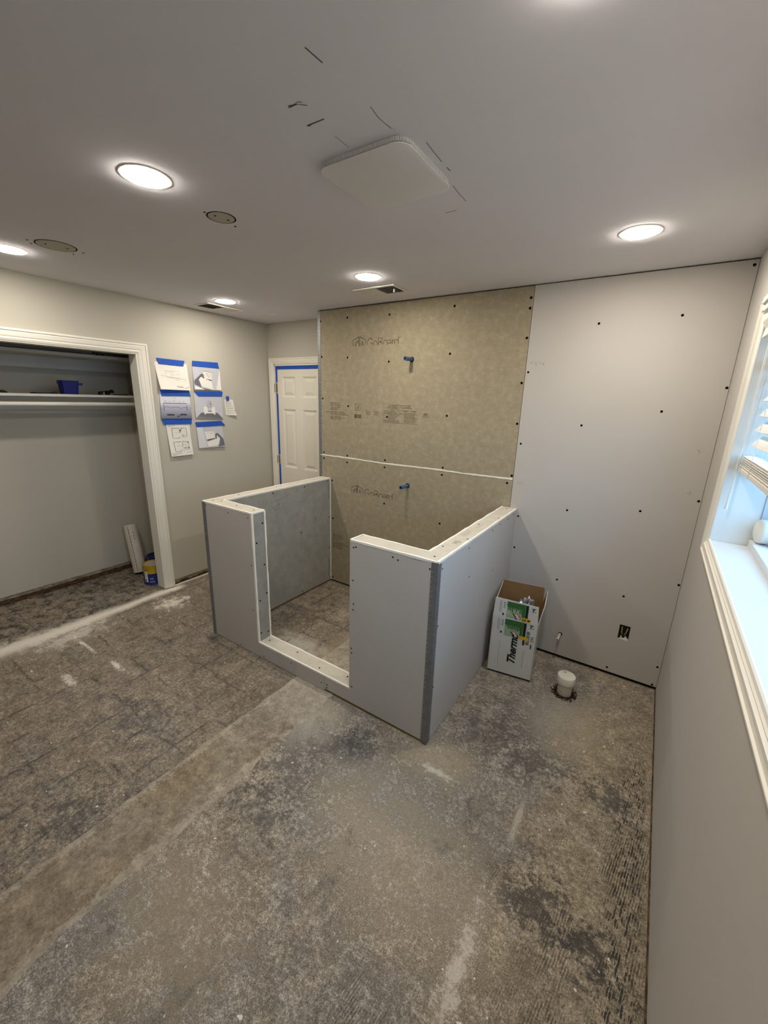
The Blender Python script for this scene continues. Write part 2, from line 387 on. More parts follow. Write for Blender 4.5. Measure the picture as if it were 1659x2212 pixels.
class MB:
    def __init__(s):
        s.v = []; s.f = []
    def add(s, vs, fs):
        k = len(s.v)
        s.v += [tuple(p) for p in vs]
        s.f += [tuple(i + k for i in f) for f in fs]
        return s
    def box(s, x0, x1, y0, y1, z0, z1):
        vs = [(x, y, z) for z in (z0, z1) for y in (y0, y1) for x in (x0, x1)]
        return s.add(vs, [(0, 2, 3, 1), (4, 5, 7, 6), (0, 1, 5, 4), (2, 6, 7, 3), (0, 4, 6, 2), (1, 3, 7, 5)])
    def obox(s, c, ax, ay, az):
        c, ax, ay, az = map(Vector, (c, ax, ay, az))
        vs = [c + ax * i + ay * j + az * k for k in (-1, 1) for j in (-1, 1) for i in (-1, 1)]
        return s.add(vs, [(0, 2, 3, 1), (4, 5, 7, 6), (0, 1, 5, 4), (2, 6, 7, 3), (0, 4, 6, 2), (1, 3, 7, 5)])
    def prism(s, poly, axis, a0, a1):
        def P(p, a):
            return {'x': (a, p[0], p[1]), 'y': (p[0], a, p[1]), 'z': (p[0], p[1], a)}[axis]
        n = len(poly)
        vs = [P(p, a0) for p in poly] + [P(p, a1) for p in poly]
        fs = [tuple(range(n - 1, -1, -1)), tuple(range(n, 2 * n))]
        fs += [(i, (i + 1) % n, n + (i + 1) % n, n + i) for i in range(n)]
        return s.add(vs, fs)
    def cyl(s, p0, p1, r0, r1=None, n=20, caps=(True, True)):
        p0, p1 = Vector(p0), Vector(p1)
        r1 = r0 if r1 is None else r1
        d = (p1 - p0).normalized()
        a = d.orthogonal().normalized(); b = d.cross(a)
        ring = lambda p, r: [p + a * (r * math.cos(2 * math.pi * i / n)) + b * (r * math.sin(2 * math.pi * i / n)) for i in range(n)]
        fs = [(i, (i + 1) % n, n + (i + 1) % n, n + i) for i in range(n)]
        if caps[0]: fs.append(tuple(range(n - 1, -1, -1)))
        if caps[1]: fs.append(tuple(range(n, 2 * n)))
        return s.add(ring(p0, r0) + ring(p1, r1), fs)
    def lathe(s, prof, base, axis=(0, 0, 1), n=28):
        base = Vector(base); d = Vector(axis).normalized()
        a = d.orthogonal().normalized(); b = d.cross(a)
        vs = []
        for r, h in prof:
            for i in range(n):
                t = 2 * math.pi * i / n
                vs.append(base + d * h + a * (r * math.cos(t)) + b * (r * math.sin(t)))
        fs = []
        for k in range(len(prof) - 1):
            for i in range(n):
                fs.append((k * n + i, k * n + (i + 1) % n, (k + 1) * n + (i + 1) % n, (k + 1) * n + i))
        fs.append(tuple(range(n - 1, -1, -1)))
        fs.append(tuple((len(prof) - 1) * n + i for i in range(n)))
        return s.add(vs, fs)
    def tube(s, pts, r, n=10):
        pts = [Vector(p) for p in pts]
        for i in range(len(pts) - 1):
            s.cyl(pts[i], pts[i + 1], r, r, n)
        return s
    def ribbon(s, pts, normal, wd):
        pts = [Vector(p) for p in pts]; nn = Vector(normal)
        k = len(s.v)
        L = []
        for i, p in enumerate(pts):
            d = (pts[min(i + 1, len(pts) - 1)] - pts[max(i - 1, 0)]).normalized()
            q = nn.cross(d).normalized() * (wd / 2)
            L += [p + q, p - q]
        return s.add(L, [(2 * i, 2 * i + 1, 2 * i + 3, 2 * i + 2) for i in range(len(pts) - 1)])
    def disc(s, c, normal, r, n=16, r2=None):
        c, d = Vector(c), Vector(normal).normalized()
        a = d.orthogonal().normalized(); b = d.cross(a)
        ring = lambda q: [c + a * (q * math.cos(2 * math.pi * i / n)) + b * (q * math.sin(2 * math.pi * i / n)) for i in range(n)]
        if r2 is None:
            return s.add(ring(r), [tuple(range(n))])
        return s.add(ring(r) + ring(r2), [(i, (i + 1) % n, n + (i + 1) % n, n + i) for i in range(n)])
    def quad(s, a, b, c, d):
        return s.add([a, b, c, d], [(0, 1, 2, 3)])
    def build(s, name, m, parent=None, smooth=False, fix=True, bevel=0.0):
        o = wl(parent)
        me = bpy.data.meshes.new(name)
        me.from_pydata([(a - o.x, b - o.y, c - o.z) for a, b, c in s.v], [], s.f)
        if fix or bevel:
            bm = bmesh.new(); bm.from_mesh(me)
            bmesh.ops.recalc_face_normals(bm, faces=bm.faces)
            if bevel:
                es = [e for e in bm.edges if e.is_manifold and e.calc_face_angle(0) > 0.6]
                bmesh.ops.bevel(bm, geom=es, offset=bevel, segments=1, affect='EDGES', profile=0.5)
            bm.to_mesh(me); bm.free()
        if smooth:
            me.polygons.foreach_set('use_smooth', [True] * len(me.polygons))
            me.set_sharp_from_angle(angle=0.7)
        me.materials.append(M[m] if isinstance(m, str) else m)
        ob = bpy.data.objects.new(name, me)
        COL.objects.link(ob)
        if parent:
            ob.parent = parent
        WL[ob.name] = o
        return ob

def tag(o, label, cat, group=None):
    o['label'] = label; o['category'] = cat
    if group: o['group'] = group
    return o

def thing(name, loc, label, cat, group=None):
    o = bpy.data.objects.new(name, None)
    o.empty_display_size = 0.05
    COL.objects.link(o)
    o.location = loc
    WL[o.name] = Vector(loc)
    return tag(o, label, cat, group)

def struct(o):
    o['kind'] = 'structure'
    return o

def stuff(o):
    o['kind'] = 'stuff'
    return o

def slab(axis, us, vs, holes, a0, a1):
    """plate in the plane across `axis`, grid cells us x vs, holes = skipped (i, j)"""
    mb = MB()
    def P(u, v, a):
        return {'x': (a, u, v), 'y': (u, a, v), 'z': (u, v, a)}[axis]
    nu, nv = len(us) - 1, len(vs) - 1
    full = lambda i, j: 0 <= i < nu and 0 <= j < nv and (i, j) not in holes
    for i in range(nu):
        for j in range(nv):
            if not full(i, j):
                continue
            u0, u1, v0, v1 = us[i], us[i + 1], vs[j], vs[j + 1]
            mb.quad(P(u0, v0, a0), P(u1, v0, a0), P(u1, v1, a0), P(u0, v1, a0))
            mb.quad(P(u0, v0, a1), P(u0, v1, a1), P(u1, v1, a1), P(u1, v0, a1))
            if not full(i - 1, j): mb.quad(P(u0, v0, a0), P(u0, v1, a0), P(u0, v1, a1), P(u0, v0, a1))
            if not full(i + 1, j): mb.quad(P(u1, v0, a0), P(u1, v0, a1), P(u1, v1, a1), P(u1, v1, a0))
            if not full(i, j - 1): mb.quad(P(u0, v0, a0), P(u0, v0, a1), P(u1, v0, a1), P(u1, v0, a0))
            if not full(i, j + 1): mb.quad(P(u0, v1, a0), P(u1, v1, a0), P(u1, v1, a1), P(u0, v1, a1))
    bm = bmesh.new()
    me = bpy.data.meshes.new('tmp')
    me.from_pydata(mb.v, [], mb.f)
    bm.from_mesh(me)
    bmesh.ops.remove_doubles(bm, verts=bm.verts, dist=1e-5)
    bm.verts.index_update()
    mb.v = [tuple(v.co) for v in bm.verts]
    mb.f = [tuple(v.index for v in f.verts) for f in bm.faces]
    bm.free()
    bpy.data.meshes.remove(me)
    return mb

_sm = {}
def screw(parent, pos, normal, r=0.005):
    key = round(r, 4)
    if key not in _sm:
        mb = MB().lathe([(r * 0.9, 0), (r, 0.0006), (r * 0.55, 0.0016)], (0, 0, 0), n=10)
        o = mb.build('screw', 'screw', None)
        _sm[key] = o.data
        COL.objects.unlink(o); bpy.data.objects.remove(o)
    o = bpy.data.objects.new('screw', _sm[key])
    COL.objects.link(o)
    o.parent = parent
    o.location = Vector(pos) - wl(parent)
    o.rotation_euler = Vector((0, 0, 1)).rotation_difference(Vector(normal)).to_euler()
    return o

def side(o0, o1, inward, normal, prof, mit=(1, 1)):
    """one leg of a moulded casing: outer edge o0-o1, profile (inset, height)"""
    o0, o1, inward, normal = map(Vector, (o0, o1, inward, normal))
    d = (o1 - o0).normalized()
    k = len(prof)
    vs = [o0 + inward * a + normal * h + d * (a * mit[0]) for a, h in prof]
    vs += [o1 + inward * a + normal * h - d * (a * mit[1]) for a, h in prof]
    fs = [(i, (i + 1) % k, k + (i + 1) % k, k + i) for i in range(k)]
    fs += [tuple(range(k - 1, -1, -1)), tuple(range(k, 2 * k))]
    return MB().add(vs, fs)

def text(body, size, origin, ux, uy, m, parent, name='print', shear=0.0, off=0.0005, bold=0.0):
    """flat lettering: origin = baseline start, ux = reading direction, uy = up direction"""
    cu = bpy.data.curves.new('t', 'FONT')
    cu.body = body; cu.size = size; cu.shear = shear; cu.offset = bold
    cu.resolution_u = 3
    ob = bpy.data.objects.new('t', cu)
    COL.objects.link(ob)
    bpy.context.view_layer.update()
    me = bpy.data.meshes.new_from_object(ob.evaluated_get(bpy.context.evaluated_depsgraph_get()))
    bpy.data.objects.remove(ob); bpy.data.curves.remove(cu)
    ux, uy, o = Vector(ux).normalized(), Vector(uy).normalized(), Vector(origin)
    nn = ux.cross(uy)
    mb = MB()
    mb.v = [tuple(o + ux * v.co.x + uy * v.co.y + nn * off) for v in me.vertices]
    mb.f = [tuple(p.vertices) for p in me.polygons]
    bpy.data.meshes.remove(me)
    return mb.build(name, m, parent, fix=False)

# ================================================================== STRUCTURE
floor = struct(MB().box(XC - .1, XR + .12, YFRONT - .1, 0.45, -0.1, 0.0).build('floor', 'floor'))
# poured strip over the drain trench
mb = MB()
ys = [-4.5 + i * 0.03 for i in range(int((4.5 - 0.62) / 0.03) + 1)]
rows = []
jl = jr = 0.0
for y in ys:
    jl = 0.75 * jl + random.uniform(-.006, .006); jr = 0.75 * jr + random.uniform(-.009, .009)
    xl_, xr_ = 0.240 + jl, 0.488 + jr + (0.05 if y < -2.62 else 0.0) * min(1, (-2.62 - y) * 4)
    rows.append([(xl_ - .022, y, 0.0004), (xl_ - .008, y, 0.0042 + random.uniform(-.001, .001)), (xl_ + .006, y, 0.0018), (xl_ + .09, y, 0.0022),
                 (xr_ - .09, y, 0.0022), (xr_ - .008, y, 0.0018), (xr_ + .010, y, 0.0050 + random.uniform(-.001, .001)), (xr_ + .030, y, 0.0004)])
for r in rows: mb.v += r
for i in range(len(rows) - 1):
    for j in range(7):
        a = i * 8 + j
        mb.f.append((a, a + 1, a + 9, a + 8))
mb.build('trench_patch', 'trench', floor, smooth=False, fix=True)

ceiling = struct(MB().box(XC - .1, XR + .12, YFRONT - .1, 0.45, H, H + .12).build('ceiling', 'ceiling'))

# window wall
WY0, WY1, WZ0, WZ1 = -3.05, -0.64, 1.195, 2.075  # unseen far run of the window added to bring in more daylight
wall_right = struct(slab('x', [YFRONT, WY0 - .0125, WY1 + .0125, 0.45], [0.012, WZ0 - .0125, WZ1 + .0125, H], {(1, 1)}, XR, XR + .14).build('wall_right', 'rwall'))
MB().box(XR - .0045, XR + .14, YFRONT, -.002, 0.0, 0.0118).build('exposed_plate', 'scarwood', wall_right)
wall_front = struct(MB().box(XC - .1, XR + .14, YFRONT - .1, YFRONT, 0, H).build('wall_front', 'wall'))

# closet wall with wide opening
OY0, OY1, OZ = -2.92, -1.042, 2.034
wall_left = struct(slab('x', [YFRONT, OY0, OY1, YD], [0.06, OZ, H], {(1, 0)}, XL - .11, XL).build('wall_left', 'wall'))
mb = MB()
for y0, y1 in ((OY1, YD), (YFRONT, OY0)):
    mb.box(XL - .10, XL - .016, y0, y1, 0, .06)
mb.build('exposed_plate', 'scarwood', wall_left)
mb = MB()                      # torn drywall lip above the floor
y = OY1 + .002
while y < YD - .03:
    d = random.uniform(.02, .05)
    mb.box(XL - .014, XL - .003 - random.uniform(0, .005), y, min(y + d, YD - .01), random.uniform(.022, .04), .0605)
    y += d
mb.build('torn_edge', 'scar', wall_left)
mb = MB()
mb.box(XL - .06, XL + .006, OY1 + .08, YD - .01, 0, .006)
mb.build('caulk_line', 'putty', wall_left)

wall_closet = struct(slab('x', [-3.15, -0.78], [0.075, H], set(), XC - .08, XC).build('wall_closet_back', 'wall'))
MB().box(XC - .06, XC - .008, -3.15, -.78, 0, .045).build('exposed_plate', 'scarwood', wall_closet)
MB().box(XC - .06, XC - .004, -3.15, -.78, .045, .075).build('torn_edge', 'scar', wall_closet)
struct(MB().box(XC, XL - .11, -0.78, -0.70, 0, H).build('wall_closet_right', 'wall'))
struct(MB().box(XC, XL - .11, -3.23, -3.15, 0, H).build('wall_closet_left', 'wall'))

# closet casing (picture frame trim) and jamb lining
PROF = [(0, 0), (0, .017), (.005, .0195), (.013, .0195), (.017, .014), (.023, .0155), (.046, .0125), (.052, .0085), (.060, .011), (.066, .009), (.072, .0065), (.076, .004), (.076, 0)]
cas = struct(MB().box(XL - .112, XL + .001, OY1 - .014, OY1, 0.006, OZ - .0).build('trim_1', 'white'))
CW = .076
oy, oz = OY1 + CW - .002, OZ + CW - .008
side((XL, oy, 0.008), (XL, oy, oz), (0, -1, 0), (1, 0, 0), PROF, (0, 1)).build('casing_upright', 'white', cas)
side((XL, OY0 - CW, oz), (XL, oy, oz), (0, 0, -1), (1, 0, 0), PROF, (1, 1)).build('casing_header', 'white', cas)
side((XL, OY0 - CW, 0.008), (XL, OY0 - CW, oz), (0, 1, 0), (1, 0, 0), PROF, (0, 1)).build('casing_upright', 'white', cas)
MB().box(XL - .112, XL + .001, OY0, OY1 - .014, OZ - .014, OZ).build('head_lining', 'white', cas)
MB().box(XL - .112, XL + .001, OY0, OY0 + .014, 0.006, OZ - .014).build('jamb_lining', 'white', cas)

# wall with the panel door
DX0, DX1, DZ = -1.553, -0.905, 2.046
wall_rear = struct(slab('y', [XL - .11, DX0, DX1, XD + .1], [0.0, DZ, H], {(1, 0)}, YD, YD + .11).build('wall_rear', 'wall'))
door = thing('door_1', (DX0, YD, 0), 'white six panel door masked with blue tape', 'door')
struct(door)
del door['label'], door['category']
DPROF = [(a * .8, h) for a, h in PROF]
side((DX0 - .062, YD, 0), (DX0 - .062, YD, DZ + .062), (1, 0, 0), (0, -1, 0), DPROF, (0, 1)).build('casing_upright', 'doorw', door)
side((DX0 - .062, YD, DZ + .062), (DX1 + .062, YD, DZ + .062), (0, 0, -1), (0, -1, 0), DPROF, (1, 1)).build('casing_header', 'doorw', door)
side((DX1 + .062, YD, 0), (DX1 + .062, YD, DZ + .062), (-1, 0, 0), (0, -1, 0), DPROF, (0, 1)).build('casing_upright', 'doorw', door)
mb = MB()
mb.box(DX0, DX0 + .012, YD - .001, YD + .11, 0, DZ); mb.box(DX1 - .012, DX1, YD - .001, YD + .11, 0, DZ); mb.box(DX0, DX1, YD - .001, YD + .11, DZ - .012, DZ)
mb.build('jamb', 'doorw', door)
px = [DX0 + .014, -1.455, -1.266, -1.171, -.974, DX1 - .014]
pz = [0.012, .20, .80, .992, 1.608, 1.725, 1.931, DZ - .014]
dy = YD + .012
holes = {(i, j) for i in (1, 3) for j in (1, 3, 5)}
leaf = slab('y', px, pz, holes, dy, dy + .034).build('door_leaf', 'doorw', door)
for i in (1, 3):
    for j in (1, 3, 5):
        x0, x1, z0, z1 = px[i], px[i + 1], pz[j], pz[j + 1]
        rings = []
        for ins, dep in ((0, 0), (.008, .004), (.018, .011), (.026, .011), (.052, .003)):
            rings.append([(x0 + ins, dy + dep, z0 + ins), (x1 - ins, dy + dep, z0 + ins), (x1 - ins, dy + dep, z1 - ins), (x0 + ins, dy + dep, z1 - ins)])
        mb = MB()
        mb.v = [p for r in rings for p in r]
        for k in range(len(rings) - 1):
            for q in range(4):
                mb.f.append((k * 4 + q, k * 4 + (q + 1) % 4, k * 4 + 4 + (q + 1) % 4, k * 4 + 4 + q))
        mb.f.append(tuple((len(rings) - 1) * 4 + q for q in range(4)))
        mb.build('panel', 'doorw', leaf, fix=False)
for z0, z1 in ((1.772, 1.862), (1.030, 1.112), (.20, .29)):
    hb = MB().box(DX0 + .002, DX0 + .028, dy - .006, dy - .001, z0, z1)
    hb.cyl((DX0 + .002, dy - .010, z0), (DX0 + .002, dy - .010, z1), .0065, n=10)
    hb.build('hinge', 'hinge', door)
ty0, ty1 = dy - .0035, dy - .0015
for z0, z1, c in ((1.868, 2.042, 0), (1.118, 1.766, 0), (.296, 1.024, 0)):
    MB().prism([(DX0 - .001, z0), (DX0 + .020, z0 - .000), (DX0 + .034, z0 + .010), (DX0 + .034, z1 - .008), (DX0 + .024, z1), (DX0 - .001, z1)], 'y', ty0, ty1).build('masking_tape', 'tape', door)
MB().box(DX0 + .004, DX1 - .006, ty0 - .001, ty1 - .001, 2.001, 2.044).build('masking_tape', 'tape', door)

# wall with the shower boards
wall_back = struct(MB().box(XD + .013, XR + .0, .014, .40, 0.0, H).build('wall_back', 'gapshade'))  # solid core coloured near-black as the shade in the board gaps
upper = MB().box(XD + .012, XJ - .002, 0, .0135, 1.232, H - .007).build('cement_board', 'board', wall_back)
lower = MB().box(XD + .012, XJ - .002, 0, .0135, .018, 1.224).build('cement_board', 'board', wall_back)
EB = (1.887, 1.947, .284, .384)
gyp = slab('y', [XJ + .001, EB[0], EB[1], XR - .0018], [.024, EB[2], EB[3], H - .006], {(1, 1)}, 0, .0135).build('drywall_panel', 'drywall', wall_back)
gyp['label'] = 'bare grey drywall panel'
MB().box(XD, XD + .012, 0.0, YD - .001, 0, H - .004).build('drywall_return', 'wall', wall_back)
S_UP = [(-0.364,2.361),(0.042,2.352),(0.572,2.365),(1.085,2.308),(1.084,2.367),(-0.651,2.353),(1.086,2.136),(-0.359,2.059),(0.048,2.018),(0.562,2.059),(-0.643,2.071),(-0.637,1.726),(-0.35,1.671),(0.047,1.6),(0.57,1.632),(1.085,1.864),(1.086,1.604),(-0.629,1.255),(-0.358,1.249),(0.039,1.251),(0.565,1.248),(1.089,1.253)]
S_LO = [(-0.629,1.2),(-0.359,1.19),(0.037,1.191),(0.562,1.193),(1.063,1.198),(0.044,0.881),(0.571,0.806),(-0.531,1.006),(-0.526,0.645),(-0.531,0.048)]
S_DW = [(1.881,2.207),(1.488,2.193),(2.136,1.844),(1.876,1.715),(1.479,1.616),(1.871,1.137),(1.472,1.073),(2.133,1.24),(2.135,0.731),(1.875,0.578),(1.475,0.581),(2.128,0.167),(2.122,0.035),(1.863,0.053),(2.128,2.41),(1.165,0.976),(1.165,0.745),(1.119,1.93),(1.125,1.475)]
for p in S_UP: screw(upper, (p[0], 0, p[1]), (0, -1, 0), .0084)
for p in S_LO: screw(lower, (p[0], 0, p[1]), (0, -1, 0), .0084)
for p in S_DW: screw(gyp, (p[0], 0, p[1]), (0, -1, 0), .0070)
# seam filled with white tape
TAPE = [(-0.672,1.229),(-0.474,1.229),(-0.3,1.228),(-0.106,1.225),(0.064,1.222),(0.302,1.226),(0.463,1.228),(0.616,1.227),(0.762,1.224),(0.91,1.228),(1.099,1.229)]
mb = MB()
pts = []
for a, b in zip(TAPE[:-1], TAPE[1:]):
    for k in range(6):
        t = k / 6
        pts.append((a[0] + (b[0] - a[0]) * t, a[1] + (b[1] - a[1]) * t))
pts.append(TAPE[-1])
hw = 0.006
for i, (x, z) in enumerate(pts):
    hw = 0.75 * hw + .25 * random.uniform(.003, .012)
    z += random.uniform(-.001, .001)
    mb.v += [(x, .002, z - hw), (x, -.0022, z - hw * .6), (x, -.0022, z + hw * .6), (x, .002, z + hw)]
for i in range(len(pts) - 1):
    for j in range(3):
        a = i * 4 + j
        mb.f.append((a, a + 1, a + 5, a + 4))
mb.build('seam_filler', 'putty', wall_back)
# metal corner bead at the outer corner
bd = MB().box(XD - .001, XD + .030, -.0018, 0.0, .01, H - .006).box(XD - .0018, XD - .0002, -.0018, .03, .01, H - .006).build('corner_bead', 'galv', wall_back)
mb = MB()
z = 0.06
while z < 2.4:
    mb.disc((XD + .022, -.0022, z), (0, -1, 0), .0028, 8)
    z += .03
stuff(mb.build('bead_holes', 'galvhole', bd, fix=False))

# ---- print on the boards
LOGO = [[(-0.3028,2.145),(-0.3032,2.1861),(-0.2442,2.2116)],[(-0.2351,2.2125),(-0.179,2.1856),(-0.1782,2.1466)],[(-0.2442,2.2116),(-0.2432,2.1453)],[(-0.2358,2.2112),(-0.2348,2.1449)],[(-0.281,2.1468),(-0.2812,2.1687),(-0.2474,2.1821)],[(-0.2706,2.1464),(-0.2701,2.1614),(-0.2461,2.1712)],[(-0.281,2.1468),(-0.2706,2.1464)],[(-0.2432,2.1453),(-0.2348,2.1449)],[(-0.2099,2.175),(-0.218,2.1591),(-0.2142,2.1495),(-0.2069,2.1473),(-0.2009,2.1516),(-0.2018,2.1598),(-0.2099,2.175)],[(-0.1557,2.1443),(-0.159,2.1619),(-0.1523,2.1803),(-0.1368,2.1942),(-0.1228,2.1935),(-0.1121,2.185),(-0.1112,2.1778)],[(-0.1307,2.1607),(-0.1125,2.1598),(-0.1121,2.1444)],[(-0.1016,2.1456),(-0.102,2.1594),(-0.0943,2.1709),(-0.083,2.1749),(-0.0718,2.1699),(-0.0653,2.1577),(-0.0649,2.144)],[(-0.0532,2.1435),(-0.0547,2.194),(-0.0333,2.1942),(-0.0196,2.1883),(-0.0175,2.1765),(-0.0256,2.1665),(-0.0477,2.1648)],[(-0.0409,2.1645),(-0.0254,2.1591),(-0.0131,2.1463)],[(-0.008,2.1447),(-0.0069,2.1617),(0.0028,2.1729),(0.0128,2.1751),(0.023,2.1707),(0.0294,2.16),(0.0306,2.1444)],[(0.0347,2.1694),(0.0477,2.1747),(0.0594,2.1716),(0.0631,2.1624),(0.0638,2.1448)],[(0.0634,2.1546),(0.0469,2.1541),(0.0332,2.1456)],[(0.0753,2.1443),(0.0734,2.1747)],[(0.0745,2.1631),(0.0807,2.1718),(0.0921,2.1738)],[(0.0949,2.1442),(0.0964,2.1634),(0.1067,2.1736),(0.1197,2.1712),(0.1283,2.1606)],[(0.1296,2.144),(0.1275,2.1925)],[(0.1384,2.1843),(0.138,2.1924),(0.1445,2.1921),(0.1446,2.1885),(0.1382,2.1884),(0.1458,2.1839)]]
YP = -.0007
for par, dx, dz in ((upper, 0, 0), (lower, -.005, -1.214)):
    mb = MB()
    for i, pl in enumerate(LOGO):
        mb.ribbon([(a + dx, YP, b + dz) for a, b in pl], (0, -1, 0), .0016 if i == len(LOGO) - 1 else .0042)
    mb.build('board_logo', 'ink', par, fix=False)

def words(mb, x0, x1, z, h, rnd):
    x = x0
    while x < x1:
        wdt = min(rnd.uniform(.008, .024), x1 - x)
        mb.quad((x, YP, z - h / 2), (x + wdt, YP, z - h / 2), (x + wdt, YP, z + h / 2), (x, YP, z + h / 2))
        x += wdt + .0035

def care_icons(mb, ox, oz, rnd):
    for k, (cx, cz) in enumerate([(-.531, 1.683), (-.530, 1.645), (-.529, 1.607), (-.531, 1.569)]):
        mb.disc((cx + ox, YP, cz + oz), (0, -1, 0), .0150, 20, .0122)
        if k == 3:
            mb.disc((cx + ox, YP, cz + oz - .002), (0, -1, 0), .005, 10)
            mb.add([(cx + ox - .0045, YP, cz + oz), (cx + ox + .0045, YP, cz + oz), (cx + ox, YP, cz + oz + .010)], [(0, 1, 2)])
        else:
            mb.ribbon([(cx + ox - .006, YP, cz + oz - .006), (cx + ox + .006, YP, cz + oz + .006)], (0, -1, 0), .003)
        for j, ln in enumerate(((.07, .06, .075), (.07, .04, .035), (.11, .13, .155), (.07, .12, .08))[k]):
            words(mb, -.505 + ox, -.505 + ox + ln, cz + oz + .011 - j * .011, .0032, rnd)

rnd = random.Random(3)
mb = MB()
care_icons(mb, 0, 0, rnd)
words(mb, -.623, -.545, 1.615, .0035, rnd)
q = [(-.275, 1.691), (-.222, 1.690), (-.222, 1.641), (-.275, 1.641), (-.275, 1.691)]
mb.ribbon([(a, YP, b) for a, b in q], (0, -1, 0), .0026)
mb.ribbon([(-.262, YP, 1.664), (-.252, YP, 1.652), (-.236, YP, 1.680)], (0, -1, 0), .004)
x = -.281
while x < -.217:                                    # bar code
    wd = rnd.choice((.0015, .0025, .004)); mb.quad((x, YP, 1.576), (x + wd, YP, 1.576), (x + wd, YP, 1.607), (x, YP, 1.607)); x += wd + rnd.choice((.0015, .003))
q = [(.006, 1.626), (.332, 1.626), (.332, 1.556), (.006, 1.556), (.006, 1.626)]
mb.ribbon([(a, YP, b) for a, b in q], (0, -1, 0), .0018)
mb.ribbon([(a, YP, b) for a, b in [(.171, 1.696), (.156, 1.672), (.149, 1.655), (.153, 1.637), (.170, 1.629), (.188, 1.637), (.193, 1.655), (.186, 1.672), (.171, 1.696)]], (0, -1, 0), .0018)
for k, (a, b) in enumerate(((.062, .158), (.055, .15), (.045, .145))): words(mb, a, b, 1.693 - k * .0105, .0032, rnd)
for k, (a, b) in enumerate(((.183, .258), (.19, .262), (.196, .278))): words(mb, a, b, 1.693 - k * .0105, .0032, rnd)
words(mb, .016, .14, 1.633, .003, rnd); words(mb, .2, .31, 1.635, .003, rnd)
for k in range(7): words(mb, .056 if k < 5 else .012, .056 + rnd.uniform(.06, .12), 1.618 - k * .0088, .0026, rnd)
for k in range(7): words(mb, .205, .205 + rnd.uniform(.08, .12), 1.618 - k * .0088, .0026, rnd)
for bx_ in (-.165, -.085):
    mb.ribbon([(bx_, YP, 1.640), (bx_ + .012, YP, 1.646)], (0, -1, 0), .003)
    mb.ribbon([(bx_ + .004, YP, 1.620), (bx_ + .016, YP, 1.636), (bx_ + .022, YP, 1.622), (bx_ + .036, YP, 1.638), (bx_ + .046, YP, 1.624)], (0, -1, 0), .0038)
    words(mb, bx_ + .004, bx_ + .044, 1.612, .0035, rnd)
mb.ribbon([(.378, YP, 1.640), (.404, YP, 1.640)], (0, -1, 0), .004)
mb.ribbon([(.376, YP, 1.630), (.404, YP, 1.628), (.410, YP, 1.642)], (0, -1, 0), .0045)
words(mb, .37, .42, 1.616, .003, rnd)
mb.build('board_print', 'ink', upper, fix=False)
text('8 ft x 5 ft', .016, (.078, 0, 1.656), (1, 0, 0), (0, 0, 1), 'ink', upper, 'board_print')
text('1219 mm x 2438 mm', .0135, (.008, 0, 1.642), (1, 0, 0), (0, 0, 1), 'ink', upper, 'board_print', bold=.0002)
text('0.49 in  12.4 mm', .0165, (.199, 0, 1.646), (1, 0, 0), (0, 0, 1), 'ink', upper, 'board_print', .25, bold=.0003)
text('1/2 in', .0135, (.154, 0, 1.648), (1, 0, 0), (0, 0, 1), 'ink', upper, 'board_print')
mb = MB()
care_icons(mb, .015, -1.20, rnd)
mb.build('board_print', 'ink', lower, fix=False)
# pencil notes on the drywall
mb = MB()
for pl in ([(1.125, 1.985), (1.14, 1.99), (1.135, 1.98)], [(1.15, 1.99), (1.165, 1.99), (1.155, 1.975), (1.17, 1.975)], [(1.18, 1.99), (1.19, 1.98)], [(1.2, 1.975), (1.21, 1.99), (1.205, 1.97)], [(1.13, 1.215), (1.15, 1.205), (1.155, 1.215), (1.17, 1.20)],
           [(2.075, 1.52), (2.09, 1.51), (2.083, 1.503)], [(2.073, 1.278), (2.09, 1.272), (2.085, 1.29)]):
    mb.ribbon([(a, YP, b) for a, b in pl], (0, -1, 0), .003)
mb.build('pencil_note', 'faint', gyp, fix=False)

# ------------------------------------------------------------------ ceiling details
def patch(cx, cy, r, scr):
    MB().disc((cx, cy, H - .0012), (0, 0, -1), r + .006, 36, r - .001).build('cut_line', 'screw', ceiling, fix=False)
    p = MB().lathe([(r, 0), (r, .0018)], (cx, cy, H - .0018), n=36).build('patch_disc', mat_patch, ceiling)
    for a, b in scr: screw(ceiling, (a, b, H), (0, 0, -1), .0055)
    for a in (-.5, .55): screw(ceiling, (cx + r * a * .2, cy + r * a, H - .0018), (0, 0, -1), .005)
mat_patch = mat('patch_grey', (190, 182, 168), .9, .06, 30)
patch(.229, -1.574, .052, [(.213, -1.64), (.201, -1.485)])
patch(-.828, -1.782, .082, [(-.86, -1.89), (-.905, -1.86), (-.826, -1.662), (-.901, -1.680)])
mb = MB()
for pl, wd in (([(1.13, -2.015), (1.132, -1.99), (1.134, -1.965)], .003), ([(.964, -1.902), (.992, -1.901)], .005), ([(.995, -1.907), (1.007, -1.899)], .002), ([(.992, -1.899), (1.01, -1.883)], .002), ([(.968, -1.908), (.981, -1.901)], .002),
               ([(.953, -1.825), (.981, -1.824), (1.012, -1.823)], .004), ([(.954, -1.822), (.966, -1.823)], .003)):
    mb.ribbon([(a, b, H - .0006) for a, b in pl], (0, 0, -1), wd)
mb.build('pencil_mark', 'pencil', ceiling, fix=False)
mb = MB()
